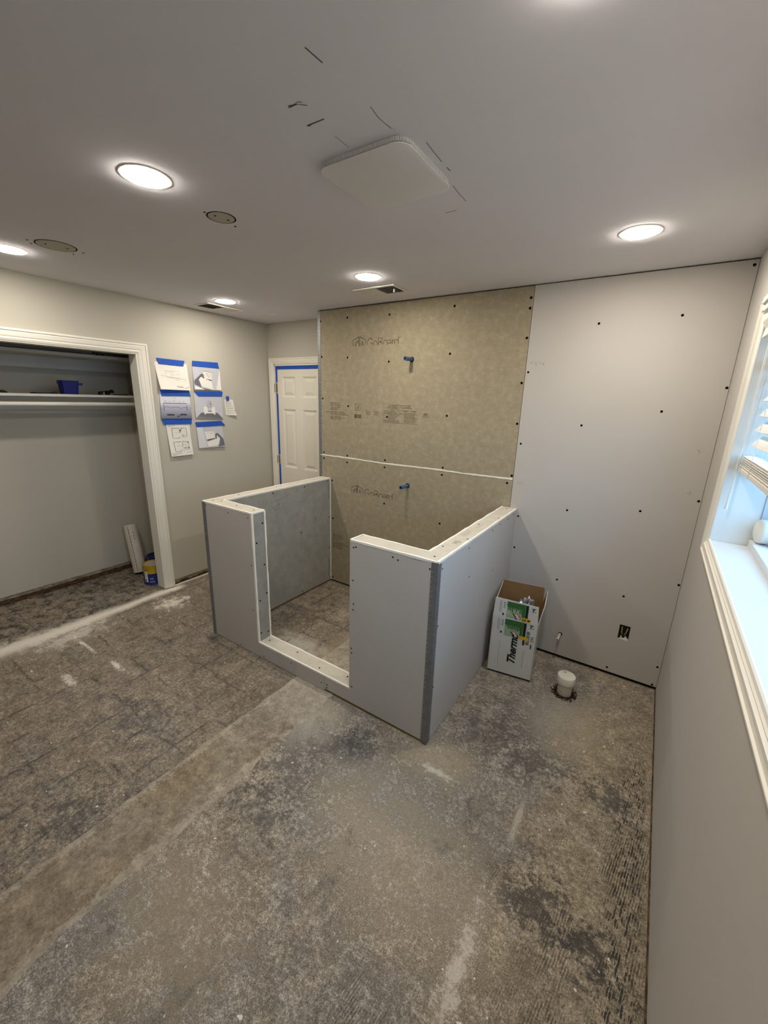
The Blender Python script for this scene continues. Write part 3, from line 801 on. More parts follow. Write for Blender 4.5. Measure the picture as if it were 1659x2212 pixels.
for pl, wd in (([(1.144, -1.80), (1.138, -1.757), (1.142, -1.70)], .0016), ([(.989, -1.75), (.99, -1.69)], .0016), ([(1.195, -1.60), (1.19, -1.49)], .002), ([(1.19, -1.454), (1.191, -1.428)], .003), ([(1.160, -1.345), (1.155, -1.28), (1.155, -1.214)], .0022), ([(1.048, -1.162), (1.096, -1.165)], .0026)):
    mb.ribbon([(a, b, H - .0006) for a, b in pl], (0, 0, -1), wd)
mb.build('pencil_mark', 'pencil', ceiling, fix=False)

# ------------------------------------------------------------------ window
win = struct(MB().box(XR + .1205, XR + .165, WY0 + .0, WY1, WZ0 + .0005, WZ0 + .03).build('window_1', 'vinyl'))
fx0, fx1 = XR + .1405, XR + .23
mb = MB()
mb.box(fx0, fx1, WY1 - .006, WY1 + .05, WZ0, WZ1); mb.box(fx0, fx1, WY0 - .05, WY0 + .02, WZ0, WZ1)
mb.box(fx0, fx1, WY0, WY1, WZ1 - .03, WZ1 + .03); mb.box(fx0 + .04, fx1, WY0, WY1, WZ0 - .03, WZ0 + .015)
mb.box(fx0 + .055, fx0 + .060, WY0, WY1, WZ0 + .015, WZ0 + .028); mb.box(fx0 + .078, fx1, WY0, WY1, WZ0 + .015, WZ0 + .03)
mb.build('window_frame', 'vinyl', win)
mb = MB()
ym = (WY0 + WY1) / 2
for a, b, xx in ((WY0 + .02, ym + .02, fx0 + .044), (ym - .02, WY1 - .012, fx0 + .064)):
    sb = MB()
    sb.box(xx, xx + .012, a, a + .04, WZ0 + .03, WZ1 - .03); sb.box(xx, xx + .012, b - .04, b, WZ0 + .03, WZ1 - .03)
    sb.box(xx, xx + .012, a + .04, b - .04, WZ0 + .03, WZ0 + .07); sb.box(xx, xx + .012, a + .04, b - .04, WZ1 - .07, WZ1 - .03)
    sash = sb.build('sash', 'vinyl', win)
    MB().box(xx + .004, xx + .008, a + .04, b - .04, WZ0 + .07, WZ1 - .07).build('pane', 'glass', sash)
# lining and sill board
MB().box(XR - .004, fx0, WY0, WY1, WZ0 - .012, WZ0).build('sill_board', 'sillpaint', win)
MB().box(XR - .004, fx0, WY1, WY1 + .012, WZ0 - .012, WZ1).build('jamb_lining', 'white', win)
MB().box(XR - .004, fx0, WY0 - .012, WY0, WZ0 - .012, WZ1).build('jamb_lining', 'white', win)
MB().box(XR - .004, fx0, WY0, WY1, WZ1, WZ1 + .012).build('head_lining', 'white', win)
WPROF = [(0, 0), (0, .017), (.004, .021), (.009, .021), (.011, .016), (.036, .0145), (.038, .019), (.046, .019), (.049, .0125), (.056, .014), (.060, .010), (.070, .008), (.074, .004), (.074, 0)]
WPROF = [(a * .94, h) for a, h in WPROF]
cw = .074 * .94
a0, a1, b0, b1 = WY0 - cw + .004, WY1 + cw - .004, WZ0 - cw + .004, WZ1 + cw - .004
side((XR, a1, b0), (XR, a1, b1), (0, -1, 0), (-1, 0, 0), WPROF).build('casing_upright', 'white', win)
side((XR, a0, b0), (XR, a0, b1), (0, 1, 0), (-1, 0, 0), WPROF).build('casing_upright', 'white', win)
side((XR, a0, b0), (XR, a1, b0), (0, 0, 1), (-1, 0, 0), WPROF).build('casing_bottom', 'white', win)
side((XR, a0, b1), (XR, a1, b1), (0, 0, -1), (-1, 0, 0), WPROF).build('casing_header', 'white', win)
struct(MB().box(XR + .3, XR + 14, -12, 10, -.6, -.5).build('ground', 'ground'))

# ================================================================== THE SHOWER HALF WALL
hw = thing('shower_half_wall', (0.25, -0.61, 0), 'U-shaped half wall of bare boards with a low curb opening', 'half wall')
t = .0127
# framing, set back behind the boards
mb = MB()
e = .013
mb.box(XL0 + e, XL1 - e, YF + e, -.001, .001, HT - e); mb.box(XL1 - e, XA - e, YF + e, YI - e, .001, HT - e)
mb.box(XA - e, XB + e, YF + e, YI - e, .001, HC - e); mb.box(XB + e, XR0 + e, YF + e, YI - e, .001, HT - e)
mb.box(XR0 + e, XR1 - e, YF + e, -.001, .001, HT - e)
mb.build('framing', 'framing', hw)
MB().box(XS, XR1 - e - .004, YF + .006, YF + e - .0005, .001, .030).build('bottom_plate', 'wood', hw)
pFL = MB().prism([(XL0, .004), (XS - .001, .004), (XS - .001, HC), (XA, HC), (XA, HT), (XL0, HT)], 'y', YF, YF + t).build('drywall_panel', 'drywall', hw)
pFR = MB().prism([(XS + .001, .022), (XR1, .018), (XR1, HT), (XB, HT), (XB, HC), (XS + .001, HC)], 'y', YF, YF + t).build('drywall_panel', 'drywall', hw)
pRO = MB().box(XR1 - t, XR1, YF + t, -.0005, .006, HT).build('drywall_panel', 'drywall', hw)
pLO = MB().box(XL0, XL0 + t, YF + t, -.0005, .006, HT).build('drywall_panel', 'drywall', hw)
z0 = .020
pLI = MB().box(XL1 - t, XL1, YI, -.0005, z0, HT - t).build('backer_board', 'greyboard', hw)
MB().box(XL1 - t, XA - t, YI - t, YI, z0, HT - t).build('backer_board', 'greyboard', hw)
MB().box(XB + t, XR0, YI - t, YI, z0, HT - t).build('backer_board', 'greyboard', hw)
MB().box(XA - t, XB + t, YI - t, YI, z0, HC - t).build('backer_board', 'greyboard', hw)
MB().box(XR0, XR0 + t, YI - t, -.0005, z0, HT - t).build('backer_board', 'greyboard', hw)
cL = MB().box(XL0 + t, XL1, YI, -.0005, HT - t, HT).build('cap_board', 'cap', hw)
cFL = MB().box(XL0 + t, XA - t, YF + t, YI, HT - t, HT - .0006).build('cap_board', 'cap', hw)
cFR = MB().box(XB + t, XR0, YF + t, YI, HT - t, HT - .0006).build('cap_board', 'cap', hw)
cR = MB().box(XR0, XR1 - t, YF + t, -.0005, HT - t, HT).build('cap_board', 'cap', hw)
cC = MB().box(XA - t, XB + t, YF + t, YI, HC - t, HC).build('cap_board', 'cap', hw)
jA = MB().box(XA - t, XA, YF + t, YI, HC, HT - .0004).build('end_board', 'greyboard', hw)
jB = MB().box(XB, XB + t, YF + t, YI, HC, HT - .0004).build('end_board', 'greyboard', hw)
# white corner trim along the edges
def bead(p0, p1, a=.0055, jag=0.0012):
    p0, p1 = Vector(p0), Vector(p1)
    d = (p1 - p0); L = d.length; d.normalize()
    u_ = Vector((0, 0, 1)) if abs(d.z) < .5 else Vector((1, 0, 0))
    v_ = d.cross(u_).normalized(); u_ = v_.cross(d).normalized()
    n = max(2, int(L / .05))
    mb = MB()
    for i in range(n + 1):
        c = p0 + d * (L * i / n)
        k = a + random.uniform(-jag, jag)
        mb.v += [tuple(c + u_ * k + v_ * k), tuple(c - u_ * k + v_ * k), tuple(c - u_ * k - v_ * k), tuple(c + u_ * k - v_ * k)]
    for i in range(n):
        for q in range(4):
            mb.f.append((i * 4 + q, i * 4 + (q + 1) % 4, i * 4 + 4 + (q + 1) % 4, i * 4 + 4 + q))
    mb.f += [(0, 1, 2, 3), tuple(n * 4 + q for q in (3, 2, 1, 0))]
    return mb.build('edge_trim', 'bead', hw)
o = .004
for a, b in [((XL0 + o, YF + o, HT - o), (XA - o, YF + o, HT - o)), ((XA - o, YF + o, HT - o), (XA - o, YI - o, HT - o)), ((XA - o, YI - o, HT - o), (XL1 - o, YI - o, HT - o)), ((XL1 - o, YI - o, HT - o), (XL1 - o, -.004, HT - o)), ((XL0 + o, YF + o, HT - o), (XL0 + o, -.004, HT - o)),
             ((XA - o, YF + o, HC), (XA - o, YF + o, HT - o)), ((XA - o, YI - o, HC), (XA - o, YI - o, HT - o)),
             ((XA - o, YF + o, HC - o), (XB + o, YF + o, HC - o)), ((XA - o, YI - o, HC - o), (XB + o, YI - o, HC - o)),
             ((XB + o, YF + o, HT - o), (XR1 - o, YF + o, HT - o)), ((XB + o, YF + o, HT - o), (XB + o, YI - o, HT - o)), ((XB + o, YI - o, HT - o), (XR0 + o, YI - o, HT - o)), ((XR0 + o, YI - o, HT - o), (XR0 + o, -.004, HT - o)), ((XR1 - o, YF + o, HT - o), (XR1 - o, -.004, HT - o)),
             ((XB + o, YI - o, HC), (XB + o, YI - o, HT - o))]:
    bead(a, b)
MB().box(XL1, XL1 + .006, -.006, -.0005, .02, HT - .004).build('edge_trim', 'bead', hw)
# galvanised corner beads with rows of holes
for (cx, sx) in ((XL0, 1), (XR1, -1)):
    fl = .034
    mb = MB()
    mb.box(*sorted((cx - sx * .0014, cx + sx * fl)), YF - .0016, YF, .006, HT - .006)
    mb.box(*sorted((cx - sx * .0014, cx)), YF - .0016, YF + fl, .006, HT - .006)
    mb.cyl((cx, YF, .006), (cx, YF, HT - .006), .0028, n=8)
    cb = mb.build('corner_bead', 'galv', hw)
    hb = MB()
    z = .05
    while z < HT - .03:
        hb.disc((cx + sx * (fl - .006), YF - .0019, z), (0, -1, 0), .0022, 8)
        hb.disc((cx - sx * .0018, YF + fl - .006, z + .012), (-sx, 0, 0), .0022, 8)
        z += .025
    stuff(hb.build('bead_holes', 'galvhole', cb, fix=False))
for p in [(-0.615,1.005),(-0.377,0.991),(-0.176,0.993),(-0.171,0.67),(-0.182,0.346),(-0.343,0.02),(-0.099,0.022),(0.166,0.081),(0.423,0.052)]: screw(pFL, (p[0], YF, p[1]), (0, -1, 0), .0042)
for p in [(0.662,0.988),(0.678,0.994),(0.904,0.994),(0.934,0.986),(1.108,0.985),(0.66,0.801),(0.665,0.663),(0.662,0.627),(0.652,0.384),(0.655,0.355),(0.658,0.133),(0.469,0.057),(0.466,0.034)]: screw(pFR, (p[0], YF, p[1]), (0, -1, 0), .0046)
for p in [(-0.061,1.0),(-0.182,0.993),(-0.343,0.996),(-0.484,0.993),(-0.853,0.987),(-1.178,0.981),(-0.402,0.702),(-0.816,0.809),(-1.181,0.681),(-1.184,0.333),(-0.798,0.016)]: screw(pRO, (XR1, p[0], p[1]), (1, 0, 0), .0046)
for p in [(-1.143,0.946),(-1.198,0.825),(-1.144,0.66),(-1.138,0.451),(-1.196,0.416),(-1.142,0.161),(-1.203,0.177)]: screw(jA, (XA, p[0], p[1]), (1, 0, 0), .0062)
for p in [(-1.059,1.003),(-0.682,1.0),(-0.334,0.995),(-0.037,1.0),(-0.388,0.599),(-0.02,0.656),(-0.022,0.354),(-0.015,0.042),(-0.39,0.042)]: screw(pLI, (XL1, p[0], p[1]), (1, 0, 0), .0060)
for p in [(1.095,-0.045),(1.126,-0.317),(1.076,-0.532),(1.128,-0.831),(1.072,-1.018),(1.101,-1.168)]: screw(cR, (p[0], p[1], HT), (0, 0, 1), .0055)
for p in [(-0.610,-0.596),(-0.615,-0.955)]: screw(cL, (p[0], p[1], HT), (0, 0, 1), .0055)
for p in [(-0.603,-1.174),(-0.542,-1.152),(-0.37,-1.158),(-0.195,-1.16)]: screw(cFL, (p[0], p[1], HT - .0006), (0, 0, 1), .0055)
for p in [(-0.101,-1.167),(0.151,-1.154),(0.378,-1.19),(0.57,-1.152)]: screw(cC, (p[0], p[1], HC), (0, 0, 1), .0055)
# lettering and pencil on the boards
text('PB', .050, (1.122, -.945, HT), (0, 1, 0), (-1, 0, 0), 'faint', cR, 'board_print')
mb = MB()
for k in range(3): mb.ribbon([(1.098 - k * .012, -.80, HT + .0005), (1.098 - k * .012, -.70 + k * .01, HT + .0005)], (0, 0, 1), .0025)
for k in range(2): mb.ribbon([(1.098 - k * .012, -.62, HT + .0005), (1.098 - k * .012, -.50, HT + .0005)], (0, 0, 1), .002)
mb.build('board_print', 'faint', cR, fix=False)
mb = MB()
for pl in ([(-.70, .93), (-.70, .90), (-.67, .86), (-.60, .87)], [(-.64, .905), (-.62, .885)], [(-.62, .905), (-.64, .885)], [(-.595, .905), (-.575, .905), (-.59, .885), (-.57, .883)], [(-.70, .93), (-.52, .955)], [(-.16, .77), (-.17, .73)], [(-.17, .76), (-.15, .765)]):
    mb.ribbon([(XL1 + .0006, a, b) for a, b in pl], (1, 0, 0), .0022)
mb.build('pencil_note', 'pencil', pLI, fix=False)
mb = MB()
for pl, wd in (([(-.03, .97), (-.028, .90), (-.03, .84)], .006), ([(-.03, .24), (-.026, .15), (-.03, .06)], .006), ([(-.205, .70), (-.21, .66)], .006)):
    mb.ribbon([(XL1 + .0006, a, b) for a, b in pl], (1, 0, 0), wd)
mb.build('dark_scuff', 'pencil', pLI, fix=False)
mb = MB()
for pl in ([(.20, .108), (.197, .07), (.205, .05)], [(.19, .07), (.19, .02)]):
    mb.ribbon([(a, YF - .0006, b) for a, b in pl], (0, -1, 0), .002)
mb.build('pencil_note', 'faint', pFL, fix=False)

# ================================================================== CEILING THINGS
def ceiling_light(x, y, label):
    r = thing('recessed_light', (x, y, H), label, 'ceiling light', 'round recessed ceiling lights')
    MB().lathe([(.084, 0), (.084, -.0008), (.080, -.0018), (.0685, -.0018), (.0685, 0)], (x, y, H), n=40).build('trim_ring', 'white', r, smooth=True)
    MB().lathe([(.0672, -.0018), (.0672, -.0046), (.0655, -.0056)], (x, y, H), n=24).build('lens', 'lens', r, smooth=True)
    return r
ceiling_light(-1.122, -0.577, 'lit recessed ceiling light beside the vent near the closet wall')
ceiling_light(0.274, -0.603, 'lit recessed ceiling light next to the vent above the shower')
ceiling_light(1.676, -0.600, 'lit recessed ceiling light nearest the window corner above the bare drywall')
ceiling_light(0.285, -1.907, 'largest fully visible recessed ceiling light, between exhaust fan and round patch')
ceiling_light(-1.128, -1.890, 'recessed ceiling light cut off by the left edge, above the closet opening')
ceiling_light(1.660, -1.930, 'recessed ceiling light cut off by the top edge of the view')

fan = thing('exhaust_fan', (1.008, -1.515, H), 'square white exhaust fan cover with rounded corners on the ceiling', 'exhaust fan')
def rrect(cx, cy, hx, hy, r, n=8):
    out = []
    for sx, sy, a0 in ((1, 1, 0), (-1, 1, 90), (-1, -1, 180), (1, -1, 270)):
        for k in range(n + 1):
            a = math.radians(a0 + 90 * k / n)
            out.append((cx + sx * (hx - r) + r * math.cos(a), cy + sy * (hy - r) + r * math.sin(a)))
    return out
def stack(levels):
    mb = MB(); n = len(levels[0][0])
    for ring, z in levels: mb.v += [(a, b, z) for a, b in ring]
    for k in range(len(levels) - 1):
        for i in range(n): mb.f.append((k * n + i, k * n + (i + 1) % n, (k + 1) * n + (i + 1) % n, (k + 1) * n + i))
    mb.f += [tuple(range(n)), tuple((len(levels) - 1) * n + i for i in range(n))]
    return mb
fc = (1.008, -1.515)
stack([(rrect(*fc, .156, .156, .040), H - .0002), (rrect(*fc, .155, .155, .040), H - .012)]).build('housing', 'fanwhite', fan, smooth=True)
stack([(rrect(*fc, .152, .152, .037), H - .0120), (rrect(*fc, .152, .152, .037), H - .016)]).build('slot_shade', 'gapshade', fan)  # solid block, the slot's shade painted in near-black
stack([(rrect(*fc, .159, .159, .042), H - .0160), (rrect(*fc, .162, .162, .044), H - .0175), (rrect(*fc, .162, .162, .044), H - .0195), (rrect(*fc, .157, .157, .040), H - .0215)]).build('cover_plate', 'fanwhite', fan, smooth=True)
ring = rrect(*fc, .1565, .1565, .041, 10)
ribs = MB()
per = []
for i in range(len(ring)):
    a, b = Vector(ring[i]), Vector(ring[(i + 1) % len(ring)])
    L = (b - a).length; k = max(1, int(L / .009))
    for q in range(k): per.append(a + (b - a) * (q / k))
for p in per:
    d = (p - Vector(fc)).normalized()
    ribs.box(p.x - .0012, p.x + .0012, p.y - .0012, p.y + .0012, H - .0120, H - .001)
stuff(ribs.build('grille_ribs', 'fanwhite', fan))

def register(cx, cy, hx, hy, along, label):
    """two-way ceiling register, long side along 'x' or 'y'"""
    r = thing('ceiling_vent', (cx, cy, H), label, 'vent', 'white ceiling vents')
    us = [cx - hx, cx - hx + .022, cx + hx - .022, cx + hx]; vs = [cy - hy, cy - hy + .022, cy + hy - .022, cy + hy]
    slab('z', us, vs, {(1, 1)}, H - .007, H - .0002).build('frame', 'white', r, bevel=.002)
    MB().box(us[1], us[2], vs[1], vs[2], H - .0012, H - .0004).build('duct_shade', 'ventshade', r)  # flat sheet coloured dark as shade inside the duct
    if along == 'x': MB().box(cx - .003, cx + .003, vs[1], vs[2], H - .008, H - .0012).build('divider', 'white', r)
    else: MB().box(us[1], us[2], cy - .003, cy + .003, H - .008, H - .0012).build('divider', 'white', r)
    lo, hi, c = (us[1], us[2], cx) if along == 'x' else (vs[1], vs[2], cy)
    n = 18
    for i in range(n):
        u = lo + (hi - lo) * (i + .5) / n
        sgn = 1 if u < c else -1
        du = .0045 * sgn
        if along == 'x':
            MB().obox((u, cy, H - .0045), (du, 0, .0028), (0, (vs[2] - vs[1]) / 2, 0), (.0003, 0, .0003)).build('louver', 'white', r)
        else:
            MB().obox((cx, u, H - .0045), (0, du, .0028), ((us[2] - us[1]) / 2, 0, 0), (0, .0003, .0003)).build('louver', 'white', r)
    if along == 'x': MB().box(us[2] - .03, us[2] - .022, cy - .02, cy - .012, H - .026, H - .005).build('damper_lever', 'white', r)
    return r
register(.165, -.305, .165, .100, 'x', 'two-way ceiling vent with damper lever above the shower board wall')
register(-1.385, -.455, .100, .170, 'y', 'ceiling vent with two openings close to the closet wall')
det = thing('ceiling_disc', (-1.14, -.08, H), 'small plain white disc on the ceiling near the door', 'ceiling cover')
MB().lathe([(.045, 0), (.045, -.006), (.041, -.011), (.012, -.012)], (-1.14, -.08, H), n=28).build('disc_plate', 'white', det, smooth=True)
MB().lathe([(.050, 0), (.050, -.002)], (-1.14, -.08, H), n=28).build('base_ring', 'white', det, smooth=True)

# ================================================================== PLUMBING AND ELECTRIC
def stub(x, z, L, label):
    r = thing('shower_pipe_stub', (x, 0, z), label, 'pipe')
    MB().lathe([(.0125, .0), (.0135, -.004), (.0135, -L * .55), (.0150, -L * .58), (.0150, -L), (.0105, -L), (.0105, -L * .9)], (x, 0, z), (0, 1, 0), 20).build('pipe', 'pipeblue', r, smooth=True)
    MB().cyl((x, -L - .0006, z), (x, -L + .004, z), .0098, n=16).build('bore_shade', 'gapshade', r)  # solid plug painted as the shade inside the pipe end
    MB().lathe([(.020, -.0002), (.019, -.0018), (.014, -.002)], (x, 0, z), (0, 1, 0), 18).build('hole_shade', 'gapshade', r)  # near-black disc on the board painted as shade in the hole
stub(.252, 2.028, .098, 'blue pipe stub sticking out high on the cement board')
stub(.264, 1.068, .105, 'blue pipe stub sticking out low on the cement board, above the half walls')

ws = thing('water_supply_stub', (1.548, 0, .186), 'short white water supply stub poking out of the drywall', 'pipe')
MB().cyl((1.548, -.0002, .186), (1.546, -.066, .180), .0085, .0085, 16).build('pipe', 'pvcold', ws, smooth=True)
MB().lathe([(.0135, 0), (.0135, -.0012), (.009, -.0014)], (1.550, 0, .188), (0, 1, 0), 14).build('hole_shade', 'gapshade', ws)  # near-black disc on the drywall painted as the hole's shade
MB().lathe([(.0095, 0), (.0095, .007), (.006, .008)], (1.546, -.066, .180), (0, -1, 0), 16).build('end_cap', 'pvc', ws)
MB().cyl((1.546, -.0745, .180), (1.546, -.0755, .180), .004, n=10).build('end_shade', 'gapshade', ws)  # small dark disc painted as shade in the cap's opening

ob = thing('outlet_box', ((EB[0] + EB[1]) / 2, .014, EB[2]), 'open dark blue electrical box with loose wires in the drywall', 'electrical box')
x0, x1, z0_, z1_ = EB[0] + .002, EB[1] - .002, EB[2] + .002, EB[3] - .002
mb = MB()
mb.box(x0, x0 + .002, .001, .0135, z0_, z1_); mb.box(x1 - .002, x1, .001, .0135, z0_, z1_); mb.box(x0, x1, .001, .0135, z0_, z0_ + .002); mb.box(x0, x1, .001, .0135, z1_ - .002, z1_); mb.box(x0, x1, .0125, .0138, z0_, z1_)
mb.build('box_shell', 'obox', ob)
for pts in ([(1.902, .010, .368), (1.904, -.001, .350), (1.904, -.003, .335), (1.908, .002, .318)], [(1.934, .010, .366), (1.931, -.001, .350), (1.928, -.004, .335), (1.922, .002, .317)]):
    MB().tube(pts, .0035, 8).build('wire', 'wire', ob, smooth=True)
mb = MB()
mb.lathe([(.005, 0), (.005, -.006), (.003, -.007)], (1.905, .011, .298), (0, 1, 0), 10); mb.lathe([(.007, 0), (.007, -.008), (.004, -.009)], (1.930, .011, .300), (0, 1, 0), 10)
mb.build('cable_clamp', 'pvcold', ob)
MB().prism([(EB[0] + .004, EB[2] + .001), (EB[1] - .002, EB[2] - .003), (EB[1] - .003, EB[2] + .014), (EB[0] + .018, EB[2] + .008)], 'y', -.0006, .004).build('torn_paper', 'paper', ob)

tp = thing('drain_pipe', (1.667, -.365, 0), 'capped white drain pipe standing out of the concrete floor', 'pipe')
MB().lathe([(.042, -.02), (.042, .09)], (1.667, -.365, 0), n=32).build('pipe', 'pvcold', tp, smooth=True)
cp = MB().lathe([(.043, .080), (.052, .080), (.0525, .084), (.0525, .122), (.050, .127), (.047, .128), (.01, .1285)], (1.667, -.365, 0), n=36).build('cap', 'pvc', tp, smooth=True)
mb = MB()
mb.disc((1.655, -.340, .1290), (0, 0, 1), .005, 8); mb.ribbon([(1.640, -.350, .1290), (1.652, -.338, .1290)], (0, 0, 1), .003)
mb.build('dirt_mark', 'pencil', cp, fix=False)
# chipped hole round the pipe: crumbs of concrete
mb = MB()
for i in range(60):
    a = random.uniform(0, 6.28); r = random.uniform(.052, .078)
    c = Vector((1.667 + r * math.cos(a), -.365 + r * math.sin(a), .002)); s_ = random.uniform(.003, .007)
    mb.obox(c, Vector((s_, s_ * random.uniform(-.5, .5), 0)), Vector((random.uniform(-.5, .5) * s_, s_, 0)), Vector((0, 0, s_ * .7)))
stuff(mb.build('concrete_crumbs', 'scarwood', floor))
n = 40
mb = MB()
mb.v = [(1.667 + (.060 + .016 * math.sin(3 * t_) * .4 + random.uniform(-.004, .012)) * math.cos(t_), -.365 + (.060 + random.uniform(-.004, .014)) * math.sin(t_), .0008) for t_ in [2 * math.pi * k / n for k in range(n)]]
mb.f = [tuple(range(n))]
mb.build('chip_shade', 'gapshade', floor, fix=False)  # flat near-black disc painted as the shade of a chipped hole

# ================================================================== INSULATION CARTON
FLc, FRc, BRc = Vector((1.191, -.434, 0)), Vector((1.468, -.395, 0)), Vector((1.450, -.076, 0))
bx = (FRc - FLc); BW = bx.length; bx.normalize()
by = Vector((-bx.y, bx.x, 0)); BD = (BRc - FRc).dot(by)
box = thing('insulation_carton', tuple(FLc), 'tall open white carton with green label beside the half wall', 'cardboard box')
def bp(u, v, z): return FLc + bx * u + by * v + Vector((0, 0, z))
BH, ZB, th = .415, .016, .004
def plate(a, b, c, d, nrm, name, m, par=box, thick=th, inner=None):
    nrm = Vector(nrm).normalized() * thick
    P = [Vector(p) for p in (a, b, c, d)]
    mb = MB().add(P + [p - nrm for p in P], [(0, 1, 2, 3), (7, 6, 5, 4), (0, 4, 5, 1), (1, 5, 6, 2), (2, 6, 7, 3), (3, 7, 4, 0)])
    o = mb.build(name, m, par)
    if inner:
        o.data.materials.append(M[inner])
        for p in o.data.polygons:
            if p.normal.dot(nrm.normalized()) < -.9: p.material_index = 1
    return o
front = plate(bp(0, 0, ZB), bp(BW, 0, ZB), bp(BW, 0, BH), bp(0, 0, BH), -by, 'front_panel', 'carton', inner='kraft')
rightp = plate(bp(BW, 0, ZB), bp(BW, BD, ZB), bp(BW, BD, BH), bp(BW, 0, BH), bx, 'side_panel', 'carton', inner='kraft')
plate(bp(BW, BD, ZB), bp(0, BD, ZB), bp(0, BD, BH), bp(BW, BD, BH), by, 'back_panel', 'carton', inner='kraft')
plate(bp(0, BD, ZB), bp(0, 0, ZB), bp(0, 0, BH), bp(0, BD, BH), -bx, 'side_panel', 'carton', inner='kraft')
mb = MB()
mb.prism([tuple(bp(.006, .010, 0).xy), tuple(bp(BW - .006, .010, 0).xy), tuple(bp(BW - .006, BD - .006, 0).xy), tuple(bp(.006, BD - .006, 0).xy)], 'z', 0.0, ZB + .004)
mb.build('bottom', 'gapshade', box)  # recessed base coloured near-black for the shade gap under the carton
flapF = plate(bp(.002, 0, BH), bp(BW - .004, 0, BH), bp(BW - .012, .006, BH + .118), bp(.006, .012, BH + .124), -by, 'flap', 'carton', inner='kraft')
flapR = plate(bp(BW, .004, BH), bp(BW, BD - .004, BH), bp(BW + .020, BD - .03, BH + .112), bp(BW + .022, .05, BH + .116), bx, 'flap', 'carton', inner='kraft')
plate(bp(BW - .002, BD, BH), bp(.002, BD, BH), bp(.004, BD + .006, BH + .120), bp(BW - .004, BD + .006, BH + .120), by, 'flap', 'carton', inner='kraft')
plate(bp(0, BD - .004, BH), bp(0, .004, BH), bp(.008, .03, BH + .108), bp(.002, BD - .02, BH + .116), -bx, 'flap', 'carton', inner='kraft')
# label print; (u, z) on the front face, z above BH goes on the flap
def fpt(u, z, k=.0008):
    if z <= BH: return bp(u, -k, z)
    return bp(u, -k + .006 * (z - BH) / .118 + .004 * (1 - u / BW) * (z - BH) / .118, z)
def rect(par, m, u0, u1, z0, z1, k=.0008, name='label_print'):
    return MB().quad(fpt(u0, z0, k), fpt(u1, z0, k), fpt(u1, z1, k), fpt(u0, z1, k)).build(name, m, par, fix=False)
def poly(par, m, pts, k=.0012, name='label_print'):
    return MB().add([fpt(u, z, k) for u, z in pts], [tuple(range(len(pts)))]).build(name, m, par, fix=False)
for par, zz, hh in ((flapF, BH + .006, .108), (front, BH - .122, .118)):
    rect(par, 'clight', .082, .212, zz, zz + hh)
    rect(par, 'cgreen', .082, .195, zz + hh * .66, zz + hh, .0012)
    for k in range(9):
        rect(par, 'cgreen', .090 + k * .0115, .098 + k * .0115, zz + hh * (.66 - random.uniform(.08, .30)), zz + hh * .66, .0012)
    rect(par, 'cgreen', .176, .194, zz, zz + hh, .0014)
    rect(par, 'cdark', .196, .212, zz + hh * .02, zz + hh * .98, .0014)
    a = zz + hh * .02
    poly(par, 'cpink', [(.118, a + .034), (.150, a + .046), (.178, a + .008), (.146, a - .004)], .0018)
    poly(par, 'cdark', [(.118, a + .034), (.146, a - .004), (.150, a - .001), (.126, a + .032)], .0020)
    poly(par, 'carton', [(.134, a + .032), (.146, a + .034), (.166, a + .006), (.154, a + .002)], .0022)
    rect(par, 'cyel', .176, .232, a - .004, a + .020, .0022)
    for k in range(3):
        rect(par, 'ink3', .036 + k * .006, .039 + k * .006, zz + hh * .25, zz + hh * .95)
    for k in range(4): rect(par, 'pdark', .062, .072, zz + hh * (.55 + .1 * k), zz + hh * (.60 + .1 * k))
    rect(par, 'cdark', .058, .068, zz + hh * .08, zz + hh * .22)
text('24', .024, fpt(.180, BH + .006, .0026), bx, (0, 0, 1), 'cdark', flapF, 'label_print', bold=.0006)
words_y = [(.212, BH + .012)]
rect(flapF, 'cdark', .212, .228, BH + .010, BH + .020, .0026)
for par, zz in ((flapF, BH + .078), (front, BH - .034)):
    text('T.', .034, fpt(.228, zz, .0014), bx, (0, 0, 1), 'cdark', par, 'label_print', .2, bold=.0012)
text('Therma', .068, fpt(.168, .095, .0014), (0, 0, 1), -bx, 'cdark', front, 'carton_lettering', .35, bold=.0022)
rect(front, 'ink3', .062, .065, .070, .250); rect(front, 'ink3', .214, .217, .090, .215)
text('362', .026, fpt(.246, BH - .085, .0014), (0, 0, -1), bx, 'ink2', front, 'label_print')
rect(front, 'ink2', .248, .256, BH - .175, BH - .145)
for k in range(8): rect(front, 'ink2', .218, .238, BH - .150 + k * .012, BH - .145 + k * .012 + random.uniform(0, .003))
rect(front, 'cdark', .200, .212, BH - .160, BH - .122, .0014)
mb = MB()
for (v0, v1, za, zb) in ((.05, .20, .25, .31), (.08, .14, .16, .24)):
    mb.quad(bp(BW + .0008, v0, za), bp(BW + .0008, v1, za), bp(BW + .0008, v1, zb), bp(BW + .0008, v0, zb))
mb.build('side_print', 'clight', rightp, fix=False)
# crinkled foil bag inside
bm = bmesh.new()
bmesh.ops.create_icosphere(bm, subdivisions=4, radius=1.0)
rf = random.Random(11)
for v in bm.verts:
    c = v.co
    nz = 1 + .10 * math.sin(9 * c.x + 5 * c.z) * math.cos(11 * c.y) + rf.uniform(-.05, .05)
    v.co = Vector((c.x * .080 * nz, c.y * .070 * nz, c.z * .195 * nz))
me = bpy.data.meshes.new('foil_bag'); bm.to_mesh(me); bm.free()
me.materials.append(M['foil'])
fb = bpy.data.objects.new('foil_bag', me); COL.objects.link(fb)
fb.location = bp(.178, .092, .342); fb.rotation_euler = (0, .10, math.atan2(bx.y, bx.x))
tag(fb, 'crinkled silver foil bag stuffed in the white carton', 'foil bag')

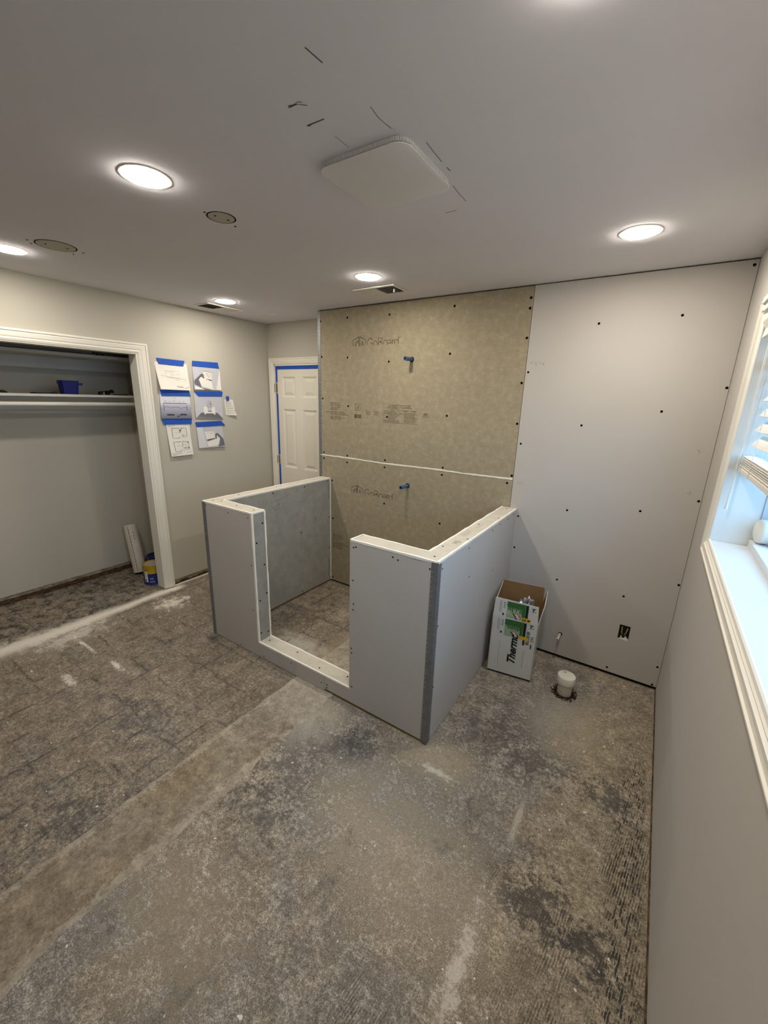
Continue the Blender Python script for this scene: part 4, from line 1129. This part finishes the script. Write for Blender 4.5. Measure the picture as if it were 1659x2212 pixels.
# ================================================================== PAPERS TAPED TO THE CLOSET WALL
PAP = dict(
    P1=[(-0.917,1.978),(-0.637,1.98),(-0.634,1.761),(-0.903,1.763)], T1=[(-0.899,2.009),(-0.656,2.005),(-0.672,1.959),(-0.885,1.963)],
    P2=[(-0.902,1.752),(-0.641,1.75),(-0.64,1.519),(-0.915,1.525)], T2=[(-0.901,1.758),(-0.642,1.757),(-0.63,1.712),(-0.89,1.709)],
    P3=[(-0.88,1.479),(-0.667,1.474),(-0.663,1.202),(-0.868,1.199)], T3=[(-0.915,1.520),(-0.64,1.517),(-0.648,1.472),(-0.897,1.474)],
    P4=[(-0.587,1.997),(-0.316,2.002),(-0.321,1.771),(-0.593,1.771)], T4=[(-0.585,2.013),(-0.331,2.018),(-0.322,1.967),(-0.59,1.969)],
    P5=[(-0.599,1.751),(-0.313,1.744),(-0.322,1.512),(-0.602,1.527)], T5=[(-0.598,1.757),(-0.302,1.76),(-0.312,1.717),(-0.555,1.713)],
    P6=[(-0.603,1.473),(-0.335,1.474),(-0.325,1.25),(-0.599,1.249)], T6=[(-0.612,1.486),(-0.344,1.492),(-0.3,1.448),(-0.6,1.442)],
    P7=[(-0.288,1.689),(-0.192,1.69),(-0.177,1.541),(-0.28,1.543)], T7=[(-0.27,1.718),(-0.235,1.72),(-0.237,1.681),(-0.27,1.676)])
ngrad = NT('print_gradient')
tc = ngrad.co(kind='Generated'); sp_ = ngrad.new('ShaderNodeSeparateXYZ'); ngrad.t.links.new(tc, sp_.inputs[0])
ngrad.put(ngrad.b.inputs['Base Color'], ngrad.ramp(sp_.outputs[2], [(0.0, lin(96, 98, 116)), (.45, lin(172, 174, 190)), (.6, lin(214, 214, 220))]))
M['pgrad'] = ngrad.m
def sheet(key, label, mt, curl, name='paper_sheet'):
    q = PAP['P' + key]; tq = PAP['T' + key]
    loc = (XL + .0006, q[0][0], q[0][1])
    r = thing(name, loc, label, 'paper', 'papers taped to the wall')
    def pt(u, v, k=0.0):
        y = (1 - v) * ((1 - u) * q[0][0] + u * q[1][0]) + v * ((1 - u) * q[3][0] + u * q[2][0])
        z = (1 - v) * ((1 - u) * q[0][1] + u * q[1][1]) + v * ((1 - u) * q[3][1] + u * q[2][1])
        return (XL + .0008 + curl(u, v) + k, y, z)
    n = 8
    mb = MB()
    for kk in (0, -.0004):
        b0 = len(mb.v)
        mb.v += [pt(i / n, j / n, kk) for j in range(n + 1) for i in range(n + 1)]
        for j in range(n):
            for i in range(n):
                a = b0 + j * (n + 1) + i
                mb.f.append((a, a + 1, a + n + 2, a + n + 1))
    mb.build('sheet', mt, r, smooth=True, fix=False)
    mb = MB()
    tz = [(XL + .0042 + curl(.5, .12), y, z) for y, z in tq]
    tz[0] = (XL + .0034 + curl(.5, .0),) + tz[0][1:]; tz[1] = (XL + .0034 + curl(.5, .0),) + tz[1][1:]
    mb.add(tz + [(a + .0006, b, c) for a, b, c in tz], [(0, 1, 2, 3), (4, 5, 6, 7), (0, 1, 5, 4), (1, 2, 6, 5), (2, 3, 7, 6), (3, 0, 4, 7)])
    mb.build('tape_strip', 'tape', r)
    def shape(m, *polys):
        for pl in polys: MB().add([pt(u, v, .0012) for u, v in pl], [tuple(range(len(pl)))]).build('drawing', m, r, fix=False)
    def lines(m, wd, *pls):
        mb = MB()
        for pl in pls: mb.ribbon([pt(u, v, .0018) for u, v in pl], (1, 0, 0), wd)
        stuff(mb.build('line_work', m, r, fix=False))
    return r, shape, lines
def R4(a, b, c, d): return [(a, b), (c, b), (c, d), (a, d), (a, b)]
_, sh, ln = sheet('1', 'white sheet with a faint pencil sketch, top left of the taped papers', 'paper', lambda u, v: .030 * v * v * (1 - .35 * u))
ln('ink3', .0016, R4(.28, .30, .72, .55), [(.1, .47), (.25, .50), (.62, .56), (.9, .60)], [(.40, .38), (.46, .34), (.52, .40)], [(.42, .5), (.45, .42), (.5, .48), (.55, .44)], [(.6, .42), (.7, .42)], [(.55, .56), (.55, .62), (.68, .64)], [(.86, .62), (.9, .68)])
ln('ink3', .003, [(.55, .86), (.75, .87)], [(.55, .89), (.78, .90)], [(.82, .92), (.9, .925)], [(.9, .88), (.99, .885)])
_, sh, ln = sheet('2', 'blue-grey printed elevation drawing with dark lower part, under the pencil sketch', 'pgrad', lambda u, v: .002 + .010 * v * v)
ln('ink2', .0035, [(.10, .72), (.10, .44), (.86, .44), (.87, .70)])
ln('ink2', .0018, [(.12, .56), (.25, .57), (.32, .62), (.40, .57), (.58, .58), (.66, .64), (.74, .58), (.86, .59)], [(.13, .36), (.20, .36)], [(.27, .37), (.32, .37)], [(.40, .36), (.48, .36)], [(.60, .37), (.66, .37)], [(.74, .36), (.80, .36)], [(.44, .24), (.5, .25)], [(.02, .60), (.03, .68)], [(.97, .58), (.98, .66)])
ln('ink2', .007, [(.18, .87), (.42, .87)], [(.60, .86), (.84, .86)], [(.5, .91), (.58, .91)])
ln('ink2', .004, [(.18, .84), (.40, .84)], [(.62, .83), (.82, .83)])
_, sh, ln = sheet('3', 'portrait sheet with two small floor plans, lowest in the column by the closet', 'paper', lambda u, v: .003 + .014 * v * v)
ln('ink2', .0026, [(.62, .12), (.62, .18)], [(.20, .13), (.52, .13)], [(.20, .13), (.20, .44), (.48, .44), (.48, .40)], [(.48, .26), (.52, .26), (.52, .14)], [(.58, .26), (.48, .26)], [(.58, .13), (.82, .13), (.82, .40), (.60, .40), (.60, .34), (.68, .34), (.68, .40)],
   [(.20, .56), (.52, .56)], [(.20, .56), (.22, .86), (.50, .86), (.50, .80)], [(.58, .56), (.84, .57), (.85, .80)], [(.50, .70), (.58, .70), (.58, .58)], [(.56, .76), (.70, .76)], R4(.66, .75, .84, .81), [(.58, .82), (.60, .86)])
ln('ink3', .0022, [(.05, .05), (.35, .05)], [(.05, .08), (.2, .08)], [(.72, .04), (.92, .04)], [(.06, .91), (.45, .90)], [(.06, .94), (.5, .925)], [(.70, .90), (.92, .89)], [(.06, .97), (.2, .965)], [(.32, .27), (.40, .27)], [(.7, .24), (.76, .24)], [(.34, .68), (.42, .68)], [(.68, .62), (.68, .68), (.75, .70)])
sh('ink2', [(.54, .18), (.59, .18), (.59, .23), (.54, .23)], [(.80, .57), (.84, .57), (.84, .60), (.80, .60)], [(.82, .74), (.85, .74), (.85, .78), (.82, .78)])
_, sh, ln = sheet('4', 'grey shower rendering with dark floor sweeping left, top right taped paper', 'pgrey', lambda u, v: .002 + .012 * v * v)
sh('pdark', [(.02, .66), (.22, .46), (.30, .38), (.38, .42), (.40, .62), (.36, .62), (.32, .5), (.26, .52), (.20, .62), (.26, .92), (.64, .99), (.62, .995), (.38, .99), (.02, .80)])
sh('paper', [(.18, .62), (.26, .52), (.66, .66), (.68, .98), (.28, .86)], [(.36, .30), (.70, .34), (.68, .60), (.40, .58)], [(.02, .84), (.36, .99), (.02, .985)], [(.95, .40), (1, .20), (1, .99), (.80, .99)])
sh('pdark', [(.42, .56), (.66, .59), (.66, .67), (.42, .63)])
ln('ink2', .0016, [(.36, .28), (.68, .32), (.76, .34)], R4(.46, .38, .64, .46), [(.52, .36), (.54, .46)], [(.54, .50), (.60, .52)], [(.56, .48), (.57, .54)], [(.66, .36), (.68, .52)])
_, sh, ln = sheet('5', 'grey rendering of a U-shaped shower seen straight on, middle right taped paper', 'pgrey', lambda u, v: .002 + .008 * v * v)
sh('pdark', [(.10, .92), (.20, .80), (.36, .78), (.36, .72), (.70, .72), (.72, .78), (.80, .78), (.99, .99), (.03, .98)])
sh('paper', [(.30, .60), (.38, .52), (.44, .58), (.45, .74), (.58, .75), (.60, .58), (.66, .52), (.72, .58), (.71, .90), (.32, .90)], [(.02, .94), (.2, .95), (.2, .99), (.02, .98)])
sh('pdark', [(.44, .75), (.59, .75), (.59, .86), (.44, .86)])
ln('ink2', .0018, [(.46, .34), (.60, .34)], R4(.46, .42, .60, .56), [(.40, .53), (.46, .53)])
ln('ink2', .0045, [(.555, .40), (.555, .52)])
_, sh, ln = sheet('6', 'grey shower rendering with dark floor at right, lowest right taped paper', 'pgrey', lambda u, v: .003 + .016 * v * v * (.4 + .6 * u))
sh('pgrey2', [(0, .12), (.22, .12), (.30, .98), (0, .99)])
sh('pdark', [(.66, .50), (.72, .42), (.80, .44), (.97, .68), (.985, .96), (.72, .98), (.84, .66), (.74, .50), (.71, .66), (.67, .66)])
sh('paper', [(.28, .34), (.62, .34), (.66, .62), (.32, .66)], [(.30, .76), (.70, .64), (.74, .52), (.84, .66), (.78, .92), (.36, .96)], [(.02, .93), (.25, .92), (.25, .98), (.02, .985)])
sh('pdark', [(.34, .66), (.62, .60), (.66, .66), (.34, .74)])
ln('ink2', .0016, [(.36, .40), (.44, .39)], [(.48, .42), (.58, .42)], [(.53, .38), (.53, .46)], [(.40, .5), (.42, .54)])
_, sh, ln = sheet('7', 'small handwritten note on a short piece of blue tape', 'paper', lambda u, v: .002 + .022 * v * v * u)
rr = random.Random(5)
for k in range(8):
    v = .14 + k * .108
    pls = []
    u = .10
    lim = (.55, .62, .72, .80, .82, .92, .95, .9)[k]
    while u < lim:
        pls.append([(u, v), (u + .03, v - .025), (u + .05, v + .02), (u + .09, v - .01), (u + .12, v + .01)]); u += .16
    ln('ink2', .0024, *pls)

# ================================================================== CLOSET CONTENT
SZ = 1.703
sh1 = thing('closet_shelf', (-2.19, -1.9, SZ - .019), 'white closet shelf at eye level with wall cleats', 'shelf')
MB().box(XC + .001, -2.01, -3.149, -.781, SZ - .019, SZ).build('board', 'closetwhite', sh1, bevel=.0015)
MB().box(XC + .001, XC + .019, -3.149, -.781, SZ - .130, SZ - .0195).build('cleat', 'closetwhite', sh1)
MB().box(XC + .02, -2.11, -.800, -.781, SZ - .110, SZ - .0195).build('cleat', 'closetwhite', sh1)
rod = thing('closet_rod', (-2.07, -1.9, 1.628), 'white hanging rod under the closet shelf', 'closet rod')
MB().cyl((-2.07, -3.149, 1.628), (-2.07, -.7825, 1.628), .0165, n=20).build('rod', 'white', rod, smooth=True)
mb = MB().lathe([(.028, 0), (.028, -.012), (.02, -.014)], (-2.07, -.7815, 1.628), (0, 1, 0), 20)
mb.build('rod_socket', 'white', rod)
sh2 = thing('upper_closet_shelf', (-2.19, -1.9, 1.99), 'shadowed upper closet shelf just below the opening head', 'shelf')
MB().box(XC + .001, -2.0, -3.149, -.781, 1.989, 2.012).build('board', 'closetwhite', sh2, bevel=.0015)
MB().box(XC + .001, XC + .019, -3.149, -.781, 1.90, 1.9885).build('cleat', 'closetwhite', sh2)
tube = thing('grey_tube', (-2.03, -2.0, 2.013), 'long dark grey tube lying on the upper closet shelf', 'tube')
MB().cyl((-2.035, -3.0, 2.032), (-2.035, -1.20, 2.032), .019, n=20).build('tube_body', 'rodgrey', tube, smooth=True)
MB().cyl((-2.035, -1.20, 2.032), (-2.035, -1.188, 2.032), .015, .010, 16).build('end_plug', 'dark', tube, smooth=True)
br = thing('dark_bracket', (-2.05, -1.12, 2.013), 'small dark hardware piece beside the tube on the upper shelf', 'hardware')
MB().box(-2.07, -2.03, -1.155, -1.135, 2.0125, 2.026).box(-2.06, -2.04, -1.135, -1.115, 2.0125, 2.020).build('foot', 'dark', br)
MB().box(-2.065, -2.035, -1.112, -1.095, 2.0125, 2.032).build('clip', 'rodgrey', br)

tub = thing('blue_tub', (-2.10, -1.375, SZ), 'small deep blue plastic tub with a side handle on the closet shelf', 'tub')
n = 4
mb = MB()
def rr_ring(cx, cy, hx, hy, r, z): return [(a, b, z) for a, b in rrect(cx, cy, hx, hy, r, 4)]
lv = [rr_ring(-2.10, -1.375, .040, .052, .012, SZ + .0005), rr_ring(-2.10, -1.373, .046, .059, .012, SZ + .097), rr_ring(-2.10, -1.373, .050, .062, .013, SZ + .098), rr_ring(-2.10, -1.373, .050, .062, .013, SZ + .104), rr_ring(-2.10, -1.373, .044, .056, .011, SZ + .104), rr_ring(-2.10, -1.375, .037, .049, .010, SZ + .004)]
nn = len(lv[0])
for L in lv: mb.v += L
for k in range(len(lv) - 1):
    for i in range(nn): mb.f.append((k * nn + i, k * nn + (i + 1) % nn, (k + 1) * nn + (i + 1) % nn, (k + 1) * nn + i))
mb.f += [tuple(range(nn - 1, -1, -1)), tuple((len(lv) - 1) * nn + i for i in range(nn))]
mb.build('body', 'blue', tub)
MB().box(-2.112, -2.088, -1.314, -1.276, SZ + .070, SZ + .088).build('handle', 'blue', tub, bevel=.002)
MB().box(-2.108, -2.092, -1.446, -1.432, SZ + .078, SZ + .092).build('clip', 'blue', tub)

hd = thing('hardware_pieces', (-2.09, -1.08, SZ), 'small dark tool with knobs lying on the closet shelf near the jamb', 'tool')
MB().box(-2.11, -2.07, -1.165, -1.150, SZ + .0005, SZ + .026).build('foot', 'dark', hd)
MB().box(-2.10, -2.08, -1.136, -1.128, SZ + .0005, SZ + .026).build('pale_tab', 'pvcold', hd)
MB().cyl((-2.09, -1.155, SZ + .022), (-2.09, -1.05, SZ + .026), .008, n=10).build('shaft', 'dark', hd)
MB().lathe([(.012, 0), (.016, .006), (.016, .020), (.01, .026)], (-2.09, -1.068, SZ + .018), (0, 0, 1), 12).build('knob', 'dark', hd)
MB().cyl((-2.09, -1.115, SZ + .018), (-2.09, -1.085, SZ + .018), .0175, n=12).build('wheel', 'dark', hd)
MB().box(-2.12, -2.06, -1.05, -.95, SZ + .0005, SZ + .008).build('blade', 'dark', hd)
ft = thing('flat_tool', (-2.08, -1.52, SZ), 'thin dark strip lying on the closet shelf left of the blue tub', 'tool')
MB().prism([(-2.12, -1.62), (-2.06, -1.60), (-2.05, -1.47), (-2.11, -1.46)], 'z', SZ + .0005, SZ + .008).build('strip', 'dark', ft)
MB().box(-2.10, -2.08, -1.50, -1.47, SZ + .0081, SZ + .013).build('grip', 'dark', ft)
fk = thing('dark_wedge', (-2.08, -1.80, SZ), 'small dark wedge on the closet shelf at the left edge', 'tool')
MB().prism([(-1.86, SZ + .0005), (-1.765, SZ + .0005), (-1.77, SZ + .010), (-1.79, SZ + .020), (-1.86, SZ + .012)], 'x', -2.12, -2.06).build('wedge_body', 'dark', fk)
MB().box(-2.10, -2.08, -1.90, -1.862, SZ + .0005, SZ + .010).build('tip', 'dark', fk)

pv = thing('pvc_pipe_offcut', (-2.19, -1.00, 0), 'worn white pvc pipe offcut leaning against the closet back wall', 'pipe')
b0, b1 = Vector((-2.165, -1.005, .002)), Vector((-2.295, -.990, .475))
d = (b1 - b0).normalized()
def hollow(p0, p1, r, ri, name, m, par):
    mb = MB(); p0, p1 = Vector(p0), Vector(p1)
    dd = (p1 - p0).normalized(); a = dd.orthogonal().normalized(); b = dd.cross(a); n = 28
    for p, q in ((p0, r), (p1, r), (p1, ri), (p0, ri)):
        mb.v += [tuple(p + a * (q * math.cos(2 * math.pi * i / n)) + b * (q * math.sin(2 * math.pi * i / n))) for i in range(n)]
    for k in range(4):
        k2 = (k + 1) % 4
        for i in range(n): mb.f.append((k * n + i, k * n + (i + 1) % n, k2 * n + (i + 1) % n, k2 * n + i))
    return mb.build(name, m, par, smooth=True)
hollow(b0 + d * .016, b1, .057, .050, 'pipe_wall', 'pvcold', pv)
vd = (CAM - b0); vd = (vd - d * vd.dot(d)).normalized()
sd = d.cross(vd)
def onpipe(t_, ang): return b0 + d * t_ + (vd * math.cos(ang) + sd * math.sin(ang)) * .0576
mb = MB()
t_ = .03
while t_ < .46:
    L = random.uniform(.012, .03)
    nrm = (onpipe(t_, -.35) - (b0 + d * t_)).normalized()
    mb.ribbon([onpipe(t_, -.35), onpipe(min(t_ + L, .47), -.35)], nrm, .005); t_ += L + .007
for t_ in (.34, .37, .40): mb.ribbon([onpipe(t_, .28), onpipe(t_ + .018, .28)], (onpipe(t_, .28) - (b0 + d * t_)).normalized(), .004)
mb.build('pipe_print', 'ink2', pv, fix=False)

def can(x, y, label, lid_m, front_can):
    r = thing('paint_can', (x, y, 0), label, 'paint can', 'gallon paint cans in the closet')
    R, h = .084, .190
    MB().lathe([(R, .0005), (R + .0025, .003), (R, .007), (R, h * .58)], (x, y, 0), n=32).build('lower_body', 'canblue', r, smooth=True)
    MB().lathe([(R, h * .5801), (R, h - .006), (R + .0025, h - .002), (R + .0025, h), (R - .004, h + .001), (R - .004, h - .006), (R - .014, h - .007)], (x, y, 0), n=32).build('upper_body', 'canyel' if front_can else 'canblue', r, smooth=True)
    MB().lathe([(R - .014, h - .0065), (R - .014, h - .002), (R - .02, h - .003), (.01, h - .003)], (x, y, 0), n=32).build('lid', lid_m, r, smooth=True)
    if front_can:
        base = math.atan2(CAM.y - y, CAM.x - x)
        mb = MB()
        for j in range(6):
            a0_, a1_ = base - 1.05 + j * .07, base - 1.05 + (j + 1) * .07
            P = lambda a, z: (x + (R + .0008) * math.cos(a), y + (R + .0008) * math.sin(a), z)
            mb.quad(P(a0_, .03), P(a1_, .03), P(a1_, .135), P(a0_, .135))
        mb.build('white_label', 'paper', r, fix=False)
        mb = MB()
        for k in range(5):
            a0_, a1_ = base - 1.0, base - .72 - .05 * (k % 2)
            z = .12 - k * .011
            P = lambda a, z: (x + (R + .0014) * math.cos(a), y + (R + .0014) * math.sin(a), z)
            mb.quad(P(a0_, z), P(a1_, z), P(a1_, z + .003), P(a0_, z + .003))
        mb.quad(P(base - .98, .036), P(base - .82, .036), P(base - .82, .056), P(base - .98, .056))
        mb.build('label_print', 'ink2', r, fix=False)
        mb = MB()
        for k, (a_, z, s_) in enumerate(((base - .40, .058, .012), (base - .28, .058, .012), (base - .18, .058, .012), (base - .45, .026, .016), (base - .28, .026, .016), (base - .1, .026, .016))):
            mb.quad(P(a_, z), P(a_ + .08, z), P(a_ + .08, z + s_), P(a_, z + s_))
        mb.build('label_marks', 'pgrey', r, fix=False)
    b = [(x + math.cos(a) * (R + .004), y + math.sin(a) * (R + .004), h - .03 - .05 * math.sin(math.pi * k / 8)) for k, a in [(k, 2.2 + math.pi * k / 8) for k in range(9)]]
    MB().tube(b, .0015, 6).build('bail_wire', 'galv', r)
can(-1.876, -1.022, 'blue and yellow paint can with pale lid in front in the closet', 'canlid', True)
can(-2.050, -.892, 'dark paint can behind the yellow one in the closet corner', 'dark', False)

# ================================================================== BLIND AND WINDOW SILL
bl = thing('window_blind', (XR + .05, (WY0 + WY1) / 2, 1.50), 'white slatted window blind pulled halfway up', 'blind')
BY0, BY1 = WY0 + .018, WY1 - .020
cxb = XR + .056
def slat_mesh(wd=.050):
    pts = []
    for k in range(5):
        u = -wd / 2 + wd * k / 4
        pts.append((u, .0025 * (1 - (2 * u / wd) ** 2)))
    prof = pts + [(u, z - .0026) for u, z in reversed(pts)]
    mb = MB(); k = len(prof)
    L = (BY1 - BY0) / 2
    mb.v = [(u, -L, z) for u, z in prof] + [(u, L, z) for u, z in prof]
    mb.f = [(i, (i + 1) % k, k + (i + 1) % k, k + i) for i in range(k)] + [tuple(range(k)), tuple(range(2 * k - 1, k - 1, -1))]
    o = mb.build('slat', 'slat', None)
    me = o.data
    COL.objects.unlink(o); bpy.data.objects.remove(o)
    return me
sm = slat_mesh()
def put_slat(x, z, tilt):
    o = bpy.data.objects.new('slat', sm); COL.objects.link(o); o.parent = bl
    o.location = Vector((x, (BY0 + BY1) / 2, z)) - WL[bl.name]; o.rotation_euler = (0, tilt, 0)
z = 1.622
while z < 1.95:
    put_slat(cxb + .006, z, math.radians(-52)); z += .0565
for k in range(6):
    put_slat(cxb + random.uniform(-.002, .002), 1.523 + k * .0074, random.uniform(-.03, .03))
MB().box(cxb - .026, cxb + .026, BY0, BY1, 1.496, 1.517).build('bottom_rail', 'slat', bl, bevel=.003)
MB().box(cxb - .03, cxb + .03, BY0, BY1, 2.02, WZ1 - .002).build('head_rail', 'slat', bl)
vp = [(XR - .034, 2.125), (XR - .034, 2.105), (XR - .026, 2.100), (XR - .026, 2.080), (XR - .016, 2.072), (XR - .020, 2.045), (XR - .008, 2.020), (XR - .012, 1.990), (XR - .002, 1.990), (XR - .002, 2.125)]
mb = MB()
k = len(vp)
mb.v = [(a, WY0 - .02, b) for a, b in vp] + [(a, WY1 - .085, b) for a, b in vp]
mb.f = [(i, (i + 1) % k, k + (i + 1) % k, k + i) for i in range(k)] + [tuple(range(k)), tuple(range(2 * k - 1, k - 1, -1))]
mb.build('valance', 'slat', bl)
for yy in (BY1 - .035, BY1 - .22, -1.5, BY0 + .06):
    for xx in (cxb - .027, cxb + .027):
        MB().cyl((xx, yy, 1.495), (xx, yy, 2.03), .0011, n=6).build('ladder_cord', 'slat', bl)
wnd = MB().cyl((XR + .018, BY1 - .028, 1.42), (XR + .018, BY1 - .030, 2.0), .0035, n=8).build('wand', 'slat', bl, smooth=True)
MB().cyl((XR + .017, BY1 - .027, 1.345), (XR + .018, BY1 - .028, 1.42), .0062, .0042, 10).build('wand_grip', 'slat', wnd, smooth=True)

pc = thing('pipe_cap', (XR + .15, -.70, WZ0 + .028), 'round white plastic cap lying on its side in the window track', 'cap')
MB().lathe([(.004, .0), (.040, .0), (.046, .004), (.048, .010), (.048, .040), (.051, .041), (.051, .062), (.044, .062)], (XR + .128, -.705, WZ0 + .0815), (1, .18, 0), 36).build('cap_body', 'pvc', pc, smooth=True)
MB().lathe([(.006, -.0006), (.006, .0005)], (XR + .128, -.697, WZ0 + .098), (1, .18, 0), 10).build('mould_mark', 'faint', pc)
